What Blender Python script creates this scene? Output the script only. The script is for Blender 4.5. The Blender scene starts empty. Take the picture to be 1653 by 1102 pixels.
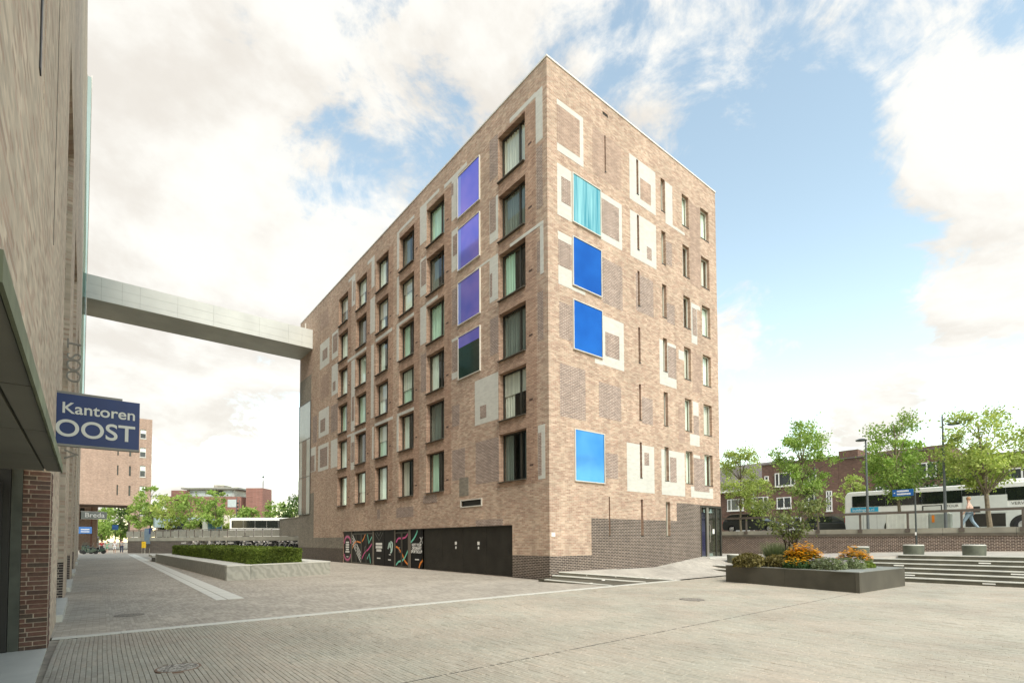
import bpy, math, random
from mathutils import Matrix, Vector
R = math.radians
random.seed(7)
sc = bpy.context.scene
col = sc.collection

# ------------------------------------------------------------------ camera
HD, TILT, ROLL = 0.6803, 0.03407, -0.00408
FPX, PPY = 818.0, 842.11
CAM = Vector((-13.4915, -14.3532, 1.6))
F = Vector((math.sin(HD)*math.cos(TILT), math.cos(HD)*math.cos(TILT), math.sin(TILT)))
RT = Vector((math.cos(HD), -math.sin(HD), 0))
UP = RT.cross(F)
RT, UP = RT*math.cos(ROLL)+UP*math.sin(ROLL), UP*math.cos(ROLL)-RT*math.sin(ROLL)
cd = bpy.data.cameras.new('camera'); cam = bpy.data.objects.new('camera', cd); col.objects.link(cam)
cd.sensor_fit = 'HORIZONTAL'; cd.sensor_width = 36; cd.lens = FPX/1653*36
cd.shift_y = (PPY-551)/1653
cd.clip_start = 0.05; cd.clip_end = 4000
m = Matrix((RT, UP, -F)).transposed().to_4x4(); m.translation = CAM
cam.matrix_world = m
sc.camera = cam

# ------------------------------------------------------------------ sky and sun
SUN_AZ = Vector((-0.30, -0.95, 0))          # towards the sun, seen from above
SUN_EL = R(50)
w = bpy.data.worlds.new('World'); sc.world = w; w.use_nodes = True
nt = w.node_tree; nt.nodes.clear()
def N(t, **k):
    n = nt.nodes.new(t)
    for a, b in k.items():
        if a.startswith('i_'): n.inputs[a[2:].replace('_', ' ')].default_value = b
        else: setattr(n, a, b)
    return n
def math_(op, a, b=None, c=None):
    n = nt.nodes.new('ShaderNodeMath'); n.operation = op
    for i, v in enumerate((a, b, c)):
        if v is None: continue
        if isinstance(v, (int, float)): n.inputs[i].default_value = v
        else: nt.links.new(v, n.inputs[i])
    return n.outputs[0]
def vmath(op, a, b=None):
    n = nt.nodes.new('ShaderNodeVectorMath'); n.operation = op
    for i, v in enumerate((a, b)):
        if v is None: continue
        if isinstance(v, (tuple, Vector)): n.inputs[i].default_value = v
        else: nt.links.new(v, n.inputs[i])
    return n
sky = N('ShaderNodeTexSky', sky_type='NISHITA', sun_disc=False, sun_elevation=SUN_EL,
        sun_rotation=math.atan2(SUN_AZ.x, SUN_AZ.y), air_density=1.0, dust_density=0.7, ozone_density=1.2)
tc = N('ShaderNodeTexCoord'); D = tc.outputs['Generated']
sep = N('ShaderNodeSeparateXYZ'); nt.links.new(D, sep.inputs[0])
zz = math_('ADD', math_('MAXIMUM', sep.outputs[2], 0.0), 0.30)
cx = N('ShaderNodeCombineXYZ'); nt.links.new(math_('DIVIDE', sep.outputs[0], zz), cx.inputs[0]); nt.links.new(math_('DIVIDE', sep.outputs[1], zz), cx.inputs[1])
def noise(vec, scale, detail, rough, off=(0, 0, 0), dist=0.0):
    mp = vmath('ADD', vec, off)
    n = N('ShaderNodeTexNoise', noise_dimensions='3D'); nt.links.new(mp.outputs[0], n.inputs['Vector'])
    n.inputs['Scale'].default_value = scale; n.inputs['Detail'].default_value = detail
    n.inputs['Roughness'].default_value = rough; n.inputs['Distortion'].default_value = dist
    return n.outputs[0]
def dirpx(x, y):
    d = F + RT*((x-826.5)/FPX) + UP*((PPY-y)/FPX); return d.normalized()
n1 = noise(cx.outputs[0], 1.3, 14, 0.60, (3.1, 1.7, 0), .25)
n2 = noise(cx.outputs[0], 5.2, 12, 0.66, (8.3, 4.1, 2), .5)
n1s = noise(cx.outputs[0], 1.3, 14, 0.60, (3.1-.055, 1.7-.09, 0), .25)
cov = math_('ADD', math_('MULTIPLY_ADD', n1, 1.5, -.25), math_('MULTIPLY_ADD', n2, .85, -.425))
# banks of cloud and clear stretches: direction, width, weight
def lobe(x, y, deg, wt):
    d = dirpx(x, y); dt = vmath('DOT_PRODUCT', D, d).outputs['Value']
    return math_('MULTIPLY', smooth(dt, math.cos(R(deg)), math.cos(R(deg*0.25))), wt)
def smooth(v, a, b):
    n = nt.nodes.new('ShaderNodeMapRange'); n.interpolation_type = 'SMOOTHSTEP'
    nt.links.new(v, n.inputs[0]); n.inputs[1].default_value = a; n.inputs[2].default_value = b
    return n.outputs[0]
for a in ((250, 300, 27, .26), (60, 520, 24, .22), (200, 60, 18, .10), (480, 480, 11, .05), (700, 60, 12, .05), (1620, 20, 16, .14), (1330, 10, 9, .07), (1560, 320, 11, .12), (1640, 480, 8, .1), (1420, 650, 5, .16), (1215, 520, 6, .16), (1600, 640, 6, -.12), (1050, 250, 5, .04),
          (1250, 330, 13, -.11), (1080, 120, 9, -.10), (560, 300, 7, -.10), (700, 170, 6, -.07), (1330, 120, 7, -.07), (1300, 560, 7, -.07), (450, 590, 5, -.05), (1400, 450, 7, -.10)):
    cov = math_('ADD', cov, lobe(*a))
mask = smooth(cov, 0.50, 0.70)
lit = math_('ADD', math_('MULTIPLY', math_('SUBTRACT', n1, n1s), 4.0), math_('MULTIPLY_ADD', noise(cx.outputs[0], 2.2, 8, 0.6, (1.2, 5.0, 3.0)), 1.5, -.30))
cr = N('ShaderNodeMixRGB'); nt.links.new(smooth(lit, 0.02, 0.75), cr.inputs[0])
cr.inputs[1].default_value = (5.3, 5.0, 4.55, 1); cr.inputs[2].default_value = (6.5, 6.35, 5.95, 1)
mx = N('ShaderNodeMixRGB'); nt.links.new(math_('MULTIPLY', mask, 0.97), mx.inputs[0])
gain = N('ShaderNodeMixRGB', blend_type='MULTIPLY'); gain.inputs[0].default_value = 1; gain.inputs[2].default_value = (3.05, 2.6, 1.86, 1)
nt.links.new(sky.outputs[0], gain.inputs[1])
nt.links.new(gain.outputs[0], mx.inputs[1]); nt.links.new(cr.outputs[0], mx.inputs[2])
bg = N('ShaderNodeBackground'); bg.inputs['Strength'].default_value = 0.1
nt.links.new(mx.outputs[0], bg.inputs[0])
wo = N('ShaderNodeOutputWorld'); nt.links.new(bg.outputs[0], wo.inputs[0])
sd = bpy.data.lights.new('sun', 'SUN'); sd.energy = 2.1; sd.angle = R(24); sd.color = (1.0, 0.95, 0.88)
sun = bpy.data.objects.new('sun', sd); col.objects.link(sun)
sv = Vector((SUN_AZ.normalized().x*math.cos(SUN_EL), SUN_AZ.normalized().y*math.cos(SUN_EL), math.sin(SUN_EL)))
sun.rotation_euler = sv.to_track_quat('Z', 'Y').to_euler(); sun.location = (0, -30, 60)
vs = sc.view_settings; vs.view_transform = 'Standard'; vs.look = 'None'; vs.exposure = 0.74; vs.gamma = 1.0
sc.cycles.max_bounces = 6; sc.cycles.transparent_max_bounces = 12; sc.cycles.diffuse_bounces = 3
sc.cycles.glossy_bounces = 3; sc.cycles.caustics_reflective = False; sc.cycles.caustics_refractive = False
sc.cycles.use_denoising = True

# ------------------------------------------------------------------ helpers
class MB:
    def __init__(s): s.v = []; s.f = []; s.mi = []; s.cur = 0
    def quad(s, *p):
        n = len(s.v); s.v += [tuple(q) for q in p]; s.f.append(tuple(range(n, n+len(p)))); s.mi.append(s.cur); return s
    def box(s, x0, y0, z0, x1, y1, z1):
        if x0 > x1: x0, x1 = x1, x0
        if y0 > y1: y0, y1 = y1, y0
        if z0 > z1: z0, z1 = z1, z0
        n = len(s.v)
        s.v += [(x0,y0,z0),(x1,y0,z0),(x1,y1,z0),(x0,y1,z0),(x0,y0,z1),(x1,y0,z1),(x1,y1,z1),(x0,y1,z1)]
        for q in ((0,3,2,1),(4,5,6,7),(0,1,5,4),(1,2,6,5),(2,3,7,6),(3,0,4,7)):
            s.f.append(tuple(n+i for i in q)); s.mi.append(s.cur)
        return s
    def prism(s, poly, z0, z1):
        k = len(poly); n = len(s.v)
        g = lambda z, p: z(p) if callable(z) else z
        s.v += [(p[0], p[1], g(z0, p)) for p in poly] + [(p[0], p[1], g(z1, p)) for p in poly]
        s.f.append(tuple(n+i for i in reversed(range(k)))); s.f.append(tuple(n+k+i for i in range(k)))
        for i in range(k):
            j = (i+1) % k; s.f.append((n+i, n+j, n+k+j, n+k+i))
        s.mi += [s.cur]*(k+2); return s
    def prof(s, pts, axis, a0, a1):
        """outline pts (u, z) pushed along axis 'x' or 'y' from a0 to a1"""
        k = len(pts); n = len(s.v)
        mk = (lambda a, u, z: (a, u, z)) if axis == 'x' else (lambda a, u, z: (u, a, z))
        s.v += [mk(a0, *p) for p in pts] + [mk(a1, *p) for p in pts]
        s.f.append(tuple(n+i for i in range(k))); s.f.append(tuple(n+k+i for i in reversed(range(k))))
        for i in range(k):
            j = (i+1) % k; s.f.append((n+i, n+k+i, n+k+j, n+j))
        s.mi += [s.cur]*(k+2); return s
    def tube(s, pts, rad, k=8, caps=True):
        pts = [Vector(p) for p in pts]; rs = rad if isinstance(rad, (list, tuple)) else [rad]*len(pts)
        n = len(s.v); up = None
        for i, p in enumerate(pts):
            d = (pts[min(i+1, len(pts)-1)]-pts[max(i-1, 0)]).normalized()
            a = d.orthogonal().normalized() if up is None else (up-d*up.dot(d)).normalized()
            up = a; b = d.cross(a)
            for j in range(k):
                t = 2*math.pi*j/k; s.v.append(tuple(p+(a*math.cos(t)+b*math.sin(t))*rs[i]))
        for i in range(len(pts)-1):
            for j in range(k):
                q = (j+1) % k; s.f.append((n+i*k+j, n+i*k+q, n+(i+1)*k+q, n+(i+1)*k+j)); s.mi.append(s.cur)
        if caps:
            s.f.append(tuple(n+j for j in reversed(range(k)))); s.f.append(tuple(n+(len(pts)-1)*k+j for j in range(k))); s.mi += [s.cur]*2
        return s
    def lathe(s, prof, c=(0, 0, 0), k=24, axis='z'):
        n = len(s.v)
        for r, h in prof:
            for j in range(k):
                t = 2*math.pi*j/k; a, b = r*math.cos(t), r*math.sin(t)
                s.v.append((c[0]+a, c[1]+b, c[2]+h) if axis == 'z' else (c[0]+h, c[1]+a, c[2]+b) if axis == 'x' else (c[0]+a, c[1]+h, c[2]+b))
        for i in range(len(prof)-1):
            for j in range(k):
                q = (j+1) % k; s.f.append((n+i*k+j, n+i*k+q, n+(i+1)*k+q, n+(i+1)*k+j)); s.mi.append(s.cur)
        s.f.append(tuple(n+j for j in reversed(range(k)))); s.f.append(tuple(n+(len(prof)-1)*k+j for j in range(k))); s.mi += [s.cur]*2
        return s
    def mesh(s, name, mats):
        me = bpy.data.meshes.new(name); me.from_pydata(s.v, [], s.f)
        for mt in (mats if isinstance(mats, (list, tuple)) else [mats]): me.materials.append(mt)
        if any(s.mi): me.polygons.foreach_set('material_index', s.mi)
        me.update(); return me
    def build(s, name, mats, parent=None, smooth=False, bevel=0, world=True):
        o = bpy.data.objects.new(name, s.mesh(name, mats)); col.objects.link(o)
        if parent is not None:
            o.parent = parent
            if world:
                base = parent
                off = Vector((0, 0, 0))
                while base is not None: off += base.location; base = base.parent
                o.location = -off
        if smooth: o.data.polygons.foreach_set('use_smooth', [True]*len(o.data.polygons))
        if bevel:
            b = o.modifiers.new('bevel', 'BEVEL'); b.width = bevel; b.segments = 2; b.limit_method = 'ANGLE'
        return o
def put(name, me, parent, loc=(0, 0, 0), rz=0):
    o = bpy.data.objects.new(name, me); col.objects.link(o); o.parent = parent; o.location = loc; o.rotation_euler.z = rz; return o
def tag(o, label=None, cat=None, group=None, kind=None):
    if label: o['label'] = label
    if cat: o['category'] = cat
    if group: o['group'] = group
    if kind: o['kind'] = kind
    return o
def thing(name, label, cat, loc=(0, 0, 0), rz=0, group=None):
    o = bpy.data.objects.new(name, None); col.objects.link(o); o.location = loc; o.rotation_euler.z = rz
    o.empty_display_size = 0.3
    return tag(o, label, cat, group)
def copy_tree(o, parent=None):
    c = o.copy(); col.objects.link(c); c.parent = parent
    for ch in list(o.children): copy_tree(ch, c)
    return c

# ------------------------------------------------------------------ materials
MATS = {}
class NB:
    def __init__(s, name):
        s.m = bpy.data.materials.new(name); s.m.use_nodes = True; s.t = s.m.node_tree
        s.b = s.t.nodes['Principled BSDF']; s.o = s.t.nodes['Material Output']; MATS[name] = s.m
    def n(s, t, ins=None, **k):
        n = s.t.nodes.new(t)
        for a, b in k.items(): setattr(n, a, b)
        for a, b in (ins or {}).items():
            if hasattr(b, 'is_linked'): s.t.links.new(b, n.inputs[a])
            else: n.inputs[a].default_value = b
        return n
    def l(s, a, b): s.t.links.new(a, b)
    def mixc(s, f, a, b, mode='MIX'):
        n = s.n('ShaderNodeMixRGB', blend_type=mode)
        for i, v in enumerate((f, a, b)):
            if hasattr(v, 'is_linked'): s.l(v, n.inputs[i])
            else: n.inputs[i].default_value = v if i == 0 else (*v, 1)
        return n.outputs[0]
    def m_(s, op, a, b=0.0):
        n = s.n('ShaderNodeMath', operation=op)
        for i, v in enumerate((a, b)):
            if hasattr(v, 'is_linked'): s.l(v, n.inputs[i])
            else: n.inputs[i].default_value = v
        return n.outputs[0]
    def coords(s): return s.n('ShaderNodeTexCoord').outputs['Object']
    def noise(s, scale, detail=4, vec=None, rough=.55):
        n = s.n('ShaderNodeTexNoise', {'Scale': scale, 'Detail': detail, 'Roughness': rough}); s.l(vec or s.coords(), n.inputs['Vector']); return n.outputs[0]
    def rng(s, v, a, b, c, d):
        n = s.n('ShaderNodeMapRange'); s.l(v, n.inputs[0])
        for i, q in enumerate((a, b, c, d)): n.inputs[i+1].default_value = q
        return n.outputs[0]
    def bump(s, h, st, dist=.01):
        n = s.n('ShaderNodeBump', {'Strength': st, 'Distance': dist}); s.l(h, n.inputs['Height']); s.l(n.outputs[0], s.b.inputs['Normal'])
def rough(b, v): b.b.inputs['Roughness'].default_value = v
def plain(name, c, r=.6, metal=0, var=.12, scale=3.0, spec=.5, bump=0):
    b = NB(name); x = b.noise(scale, 5)
    f = b.rng(x, .3, .7, 1-var, 1+var)
    b.l(b.mixc(1.0, c, f, 'MULTIPLY'), b.b.inputs['Base Color']); rough(b, r)
    b.b.inputs['Metallic'].default_value = metal; b.b.inputs['Specular IOR Level'].default_value = spec
    if bump: b.bump(b.noise(scale*14, 4), bump)
    return b.m
def brick(name, c1, c2, mortar, bw=.21, bh=.0667, ms=.011, stain=.14, bump=.35, third=None, horizontal=False, r=.85, ysw=False, vary=.16, streak=.12):
    b = NB(name); tcn = b.coords(); sp = b.n('ShaderNodeSeparateXYZ'); b.l(tcn, sp.inputs[0])
    cmb = b.n('ShaderNodeCombineXYZ')
    if horizontal:
        b.l(sp.outputs[1 if ysw else 0], cmb.inputs[0]); b.l(sp.outputs[0 if ysw else 1], cmb.inputs[1])
    else:
        b.l(b.m_('ADD', sp.outputs[0], sp.outputs[1]), cmb.inputs[0]); b.l(sp.outputs[2], cmb.inputs[1])
    bt = b.n('ShaderNodeTexBrick', {'Scale': 1.0, 'Mortar Size': ms/2, 'Mortar Smooth': .2, 'Bias': 0.0, 'Brick Width': bw, 'Row Height': bh})
    bt.offset = .5; bt.offset_frequency = 2; bt.squash = 1
    b.l(cmb.outputs[0], bt.inputs['Vector'])
    bt.inputs['Color1'].default_value = (*c1, 1); bt.inputs['Color2'].default_value = (*c2, 1); bt.inputs['Mortar'].default_value = (*mortar, 1)
    cc = bt.outputs['Color']
    # brick by brick variation on cells the size of a brick
    s2 = b.n('ShaderNodeSeparateXYZ'); b.l(cmb.outputs[0], s2.inputs[0])
    row = b.m_('FLOOR', b.m_('DIVIDE', s2.outputs[1], bh)); idx = b.m_('FLOOR', b.m_('ADD', b.m_('DIVIDE', s2.outputs[0], bw), b.m_('MULTIPLY', b.m_('FLOORED_MODULO', row, 2.0), .5)))
    cid = b.n('ShaderNodeCombineXYZ'); b.l(idx, cid.inputs[0]); b.l(row, cid.inputs[1])
    wn = b.n('ShaderNodeTexWhiteNoise', noise_dimensions='2D'); b.l(cid.outputs[0], wn.inputs['Vector'])
    sv_ = b.n('ShaderNodeSeparateXYZ'); b.l(wn.outputs['Color'], sv_.inputs[0])
    if third:
        f3 = b.m_('MULTIPLY', b.m_('GREATER_THAN', sv_.outputs[0], .72), b.m_('SUBTRACT', 1.0, bt.outputs['Fac']))
        cc = b.mixc(b.m_('MULTIPLY', f3, .75), cc, third)
    v1 = b.rng(sv_.outputs[1], 0, 1, 1-vary, 1+vary)
    cc = b.mixc(1.0, cc, v1, 'MULTIPLY')
    big = b.rng(b.noise(.35, 6, rough=.6), .3, .7, 1-stain, 1+stain)
    cc = b.mixc(1.0, cc, big, 'MULTIPLY')
    smp = b.n('ShaderNodeMapping'); b.l(tcn, smp.inputs['Vector']); smp.inputs['Scale'].default_value = (2.2, 2.2, .12) if not horizontal else (.7, .7, 1)
    sn = b.n('ShaderNodeTexNoise', {'Scale': 1.0, 'Detail': 7.0, 'Roughness': .65}); b.l(smp.outputs[0], sn.inputs['Vector'])
    cc = b.mixc(1.0, cc, b.rng(sn.outputs[0], .32, .68, 1-streak, 1+streak*.5), 'MULTIPLY')
    b.l(cc, b.b.inputs['Base Color']); rough(b, r); b.b.inputs['Specular IOR Level'].default_value = .3
    hgt = b.m_('ADD', b.m_('MULTIPLY', b.m_('SUBTRACT', 1.0, bt.outputs['Fac']), 1.0), b.m_('MULTIPLY', b.noise(60, 3), .4))
    b.bump(hgt, bump, .006)
    return b.m
TAN = brick('tan_brick', (.50, .382, .282), (.42, .292, .212), (.53, .47, .395), third=(.36, .228, .165))
RED = brick('red_brick', (.43, .285, .20), (.36, .225, .155), (.48, .41, .335), third=(.30, .175, .12))
WHITE = brick('white_brick', (.60, .60, .54), (.565, .565, .51), (.56, .56, .505), stain=.04, r=.5, vary=.05, streak=.05)
BROWN = brick('brown_brick', (.28, .20, .165), (.23, .165, .14), (.54, .48, .41), ms=.018, stain=.08)
GREYB = brick('grey_brick', (.25, .225, .18), (.20, .18, .145), (.29, .265, .22), stain=.12)
DARKB = brick('dark_brick', (.062, .045, .037), (.040, .031, .028), (.46, .39, .32), ms=.017, stain=.1, r=.6)
DARKB2 = brick('dark_brick_lower', (.11, .088, .07), (.085, .07, .06), (.15, .125, .10), ms=.012, stain=.1, r=.7)
WALLB = brick('terrace_brick', (.085, .054, .042), (.055, .038, .032), (.50, .41, .34), ms=.018, stain=.12, bw=.17)
OLDB = brick('old_red_brick', (.62, .52, .405), (.55, .45, .345), (.57, .50, .40), third=(.47, .33, .25), stain=.16, bump=.4)
HOUSEB = brick('house_brick', (.175, .098, .07), (.125, .075, .058), (.19, .135, .11), stain=.15)
FARB = brick('far_brick', (.40, .285, .22), (.34, .235, .18), (.42, .34, .28), stain=.06)
PINKB = brick('pink_brick', (.30, .15, .12), (.25, .125, .10), (.30, .2, .17), stain=.1)
def paving_mat(name, c1, c2, mortar, bw, bh, ysw, ms=.006):
    return brick(name, c1, c2, mortar, bw=bw, bh=bh, ms=ms, stain=.10, bump=.3, horizontal=True, ysw=ysw, r=.8)
PAVE = paving_mat('plaza_clinker', (.405, .37, .31), (.36, .33, .275), (.29, .265, .22), .22, .054, True, .005)
PAVE2 = paving_mat('terrace_clinker', (.44, .415, .36), (.40, .375, .325), (.34, .315, .27), .2, .054, True, .005)
GRAN = plain('pale_granite', (.56, .56, .50), .6, var=.10, scale=2.0)
GRAND = plain('dark_granite', (.075, .069, .052), .42, var=.25, scale=1.3)
RISER = plain('dark_riser', (.085, .078, .055), .6, var=.3, scale=2.0)
STRIPED = None
b = NB('streaked_stone'); wv = b.n('ShaderNodeTexWave', {'Scale': 1.6, 'Distortion': 9.0, 'Detail': 5.0, 'Detail Scale': 1.4}, wave_type='BANDS', bands_direction='DIAGONAL'); b.l(b.coords(), wv.inputs['Vector'])
b.l(b.mixc(wv.outputs[0], (.28, .28, .24), (.37, .365, .315)), b.b.inputs['Base Color']); rough(b, .6); STREAK = b.m
CONC = plain('weathered_concrete', (.33, .31, .26), .8, var=.2, scale=1.2, bump=.1)
SOFFIT = plain('soffit_board', (.24, .235, .19), .6, var=.15, scale=.8)
BLACKM = plain('black_metal', (.022, .022, .02), .45, var=.2)
DOORM = plain('dark_grey_door', (.034, .031, .025), .55, var=.25, scale=1.5, spec=.3)
POSTER = plain('black_print', (.006, .006, .007), .45, var=.1, spec=.15)
FRAME = plain('dark_window_frame', (.045, .042, .032), .45, var=.1)
BRONZE = plain('bronze_frame', (.13, .11, .085), .45, var=.1)
ALU = plain('pale_aluminium_frame', (.62, .60, .53), .4, var=.06)
CAP = plain('roof_coping', (.70, .69, .64), .5, var=.06)
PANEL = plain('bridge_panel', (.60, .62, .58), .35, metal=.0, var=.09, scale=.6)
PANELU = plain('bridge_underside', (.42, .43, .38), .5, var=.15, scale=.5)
JOINT = plain('dark_joint', (.13, .12, .10), .8)  # plain dark tone for joints, panel gaps and side lettering
SIGNB = plain('sign_blue', (.005, .027, .125), .4, var=.1)
WPAINT = plain('white_paint', (.78, .77, .73), .45, var=.05)
LETTER = plain('sign_lettering', (.60, .62, .58), .5, var=.05)
STEEL = plain('brushed_steel', (.48, .46, .42), .3, metal=.8, var=.1)
RAILM = plain('brown_rail', (.10, .082, .066), .5, var=.15)
KERB = plain('wall_coping_concrete', (.27, .255, .205), .8, var=.2, scale=1.0)
DKBAND = plain('coping_dark_band', (.10, .085, .065), .8, var=.2)  # dark course below the coping slabs
LAMPM = plain('lamp_post_grey', (.10, .115, .12), .45, var=.1)
ASPH = plain('asphalt', (.10, .10, .095), .9, var=.2, scale=1.0)
EARTH = plain('far_ground', (.22, .21, .17), .95, var=.2, scale=.05)
SOIL = plain('soil', (.06, .045, .03), .95, var=.3, scale=6)
BUSW = plain('bus_white', (.80, .80, .76), .3, var=.04)
BUSG = plain('bus_light_grey', (.64, .66, .62), .35, var=.05)
DKGL = plain('dark_tinted_glass', (.012, .016, .014), .06, var=.2)
TYRE = plain('tyre_rubber', (.02, .02, .02), .8)
RIM = plain('wheel_rim', (.45, .45, .44), .35, metal=.6)
CYAN = plain('advert_cyan', (.02, .36, .58), .4)
CARB = plain('car_dark_paint', (.03, .035, .033), .2, var=.05)
YELL = plain('yellow_cloth', (.75, .48, .02), .8)
SKIN = plain('skin', (.50, .30, .22), .6, var=.05)
HAIR = plain('dark_hair', (.03, .02, .015), .7)
TRUNK = plain('bark', (.17, .14, .095), .9, var=.3, scale=9, bump=.4)
DSTEM = plain('dark_stem', (.05, .04, .03), .9)
ROOM = plain('dark_room', (.10, .095, .085), .9)
SLATE = plain('roof_bitumen', (.14, .12, .11), .8)
CABI = plain('cabinet_paint', (.74, .74, .66), .55, var=.08)
def cloth(name, c): return plain(name, c, .85, var=.1, scale=8)
def glass(name, tint, refl=1.0):
    b = NB(name); t = b.t
    tr = b.n('ShaderNodeBsdfTransparent', {'Color': (*tint, 1)}); gl = b.n('ShaderNodeBsdfGlossy', {'Roughness': .02, 'Color': (1, 1, 1, 1)})
    gm = b.n('ShaderNodeNewGeometry'); fr = b.n('ShaderNodeFresnel'); b.l(b.rng(gm.outputs['Backfacing'], 0, 1, 1.55, 1/1.55), fr.inputs['IOR']); mxn = b.n('ShaderNodeMixShader')
    b.l(b.m_('MULTIPLY', fr.outputs[0], refl), mxn.inputs[0]); b.l(tr.outputs[0], mxn.inputs[1]); b.l(gl.outputs[0], mxn.inputs[2])
    t.links.new(mxn.outputs[0], b.o.inputs['Surface']); return b.m
GLASS = glass('window_glass', (.93, .98, .94), 1.0)
GLASSB = glass('pale_bay_glass', (.74, .86, .84), 1.0)
def colour_glass(name, c, c2, scale=.6, metal=.85):
    b = NB(name); x = b.rng(b.noise(scale, 2), .35, .65, 0, 1)
    b.l(b.mixc(x, c, c2), b.b.inputs['Base Color']); b.b.inputs['Metallic'].default_value = metal; rough(b, .06)
    b.b.inputs['Specular IOR Level'].default_value = .8
    return b.m
BLUEG = colour_glass('blue_mirror_glass', (.012, .12, .44), (.02, .17, .55))
SKYG = colour_glass('sky_mirror_glass', (.05, .23, .56), (.10, .32, .66))
VIOG = colour_glass('violet_mirror_glass', (.17, .17, .74), (.30, .23, .78), metal=.5)
DKBLUE = colour_glass('dark_blue_mirror_glass', (.012, .03, .022), (.02, .045, .035), metal=.3)
b = NB('turquoise_pane'); mp = b.n('ShaderNodeMapping'); b.l(b.coords(), mp.inputs['Vector']); mp.inputs['Scale'].default_value = (9, 9, .35)
tn = b.n('ShaderNodeTexNoise', {'Scale': 1.0, 'Detail': 4.0}); b.l(mp.outputs[0], tn.inputs['Vector'])
b.l(b.mixc(b.rng(tn.outputs[0], .35, .65, 0, 1), (.05, .30, .36), (.30, .62, .62)), b.b.inputs['Base Color']); b.b.inputs['Metallic'].default_value = .35; rough(b, .08); b.b.inputs['Specular IOR Level'].default_value = 1.0; TURQ = b.m
def curtain_mat(name, c):
    b = NB(name); wv = b.n('ShaderNodeTexNoise', {'Scale': 1.0}); 
    mp = b.n('ShaderNodeMapping'); b.l(b.coords(), mp.inputs['Vector']); mp.inputs['Scale'].default_value = (14, 14, .4); b.l(mp.outputs[0], wv.inputs['Vector'])
    b.l(b.mixc(1.0, c, b.rng(wv.outputs[0], .3, .7, .75, 1.2), 'MULTIPLY'), b.b.inputs['Base Color']); rough(b, .9); return b.m
CURT = [curtain_mat('curtain_pale', (.80, .88, .80)), curtain_mat('curtain_green', (.50, .72, .58)), curtain_mat('curtain_grey', (.66, .65, .58)), curtain_mat('curtain_dark', (.16, .19, .17))]
def leaf_mat(name, c1, c2, trans=.35):
    b = NB(name); g = b.n('ShaderNodeNewGeometry'); oi = b.n('ShaderNodeObjectInfo')
    rnd = b.m_('FRACT', b.m_('ADD', g.outputs['Random Per Island'], oi.outputs['Random']))
    cc = b.mixc(rnd, c1, c2)
    cc = b.mixc(1.0, cc, b.rng(b.noise(1.1, 3), .3, .7, .65, 1.35), 'MULTIPLY')
    df = b.n('ShaderNodeBsdfPrincipled', {'Roughness': .6, 'Specular IOR Level': .25}); b.l(cc, df.inputs['Base Color'])
    tl = b.n('ShaderNodeBsdfTranslucent'); b.l(b.mixc(1.0, cc, (1.25, 1.3, .7), 'MULTIPLY'), tl.inputs[0])
    mxn = b.n('ShaderNodeMixShader', {0: trans}); b.l(df.outputs[0], mxn.inputs[1]); b.l(tl.outputs[0], mxn.inputs[2])
    b.l(mxn.outputs[0], b.o.inputs['Surface']); return b.m
LEAF = leaf_mat('tree_leaf', (.19, .31, .07), (.36, .47, .13))
LEAF2 = leaf_mat('tree_leaf_yellowish', (.28, .37, .09), (.46, .52, .17))
LEAF3 = leaf_mat('tree_leaf_dark', (.055, .11, .03), (.11, .17, .05))
LEAFH = leaf_mat('hedge_leaf', (.075, .12, .02), (.20, .26, .05))
LEAFO = leaf_mat('olive_leaf', (.10, .085, .03), (.22, .19, .07))
LEAFG = leaf_mat('grey_green_leaf', (.15, .19, .10), (.26, .30, .18))
LEAFD = leaf_mat('deep_green_leaf', (.04, .09, .03), (.08, .14, .05))
PETAL = leaf_mat('orange_petal', (.72, .36, .015), (.85, .50, .03), .2)
LAVEN = leaf_mat('pale_lilac_petal', (.42, .38, .46), (.55, .5, .55), .2)
b = NB('paver_clay'); g = b.n('ShaderNodeNewGeometry'); oi = b.n('ShaderNodeObjectInfo')
rnd = b.m_('FRACT', b.m_('ADD', g.outputs['Random Per Island'], oi.outputs['Random']))
rp = b.n('ShaderNodeValToRGB'); b.l(rnd, rp.inputs[0]); e = rp.color_ramp.elements
e[0].color = (.35, .328, .275, 1); e[1].color = (.425, .40, .34, 1)
for p_, c_ in ((.2, (.385, .355, .295, 1)), (.45, (.405, .38, .32, 1)), (.7, (.375, .352, .295, 1)), (.85, (.41, .37, .305, 1))):
    q = rp.color_ramp.elements.new(p_); q.color = c_
cc = b.mixc(1.0, rp.outputs[0], b.rng(b.noise(22, 5, b.n('ShaderNodeNewGeometry').outputs['Position']), .3, .7, .86, 1.12), 'MULTIPLY')
cc = b.mixc(1.0, cc, b.rng(b.noise(.45, 5, b.n('ShaderNodeNewGeometry').outputs['Position']), .3, .7, .84, 1.12), 'MULTIPLY')
cc = b.mixc(1.0, cc, b.mixc(b.rng(b.noise(.8, 4, b.n('ShaderNodeNewGeometry').outputs['Position']), .38, .62, 0, 1), (1.03, .995, .965), (.985, 1.01, .985)), 'MULTIPLY')
cc = b.mixc(b.m_('MULTIPLY', b.rng(b.noise(3.0, 8, b.n('ShaderNodeNewGeometry').outputs['Position'], .7), .60, .74, 0, 1), .35), cc, (.17, .15, .12))
b.l(cc, b.b.inputs['Base Color']); rough(b, .8); b.b.inputs['Specular IOR Level'].default_value = .3; PAVER = b.m
BED = plain('joint_sand', (.27, .24, .19), .95, var=.3, scale=5)
b = NB('single_brick'); oi = b.n('ShaderNodeObjectInfo'); rp = b.n('ShaderNodeValToRGB'); b.l(oi.outputs['Random'], rp.inputs[0])
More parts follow.
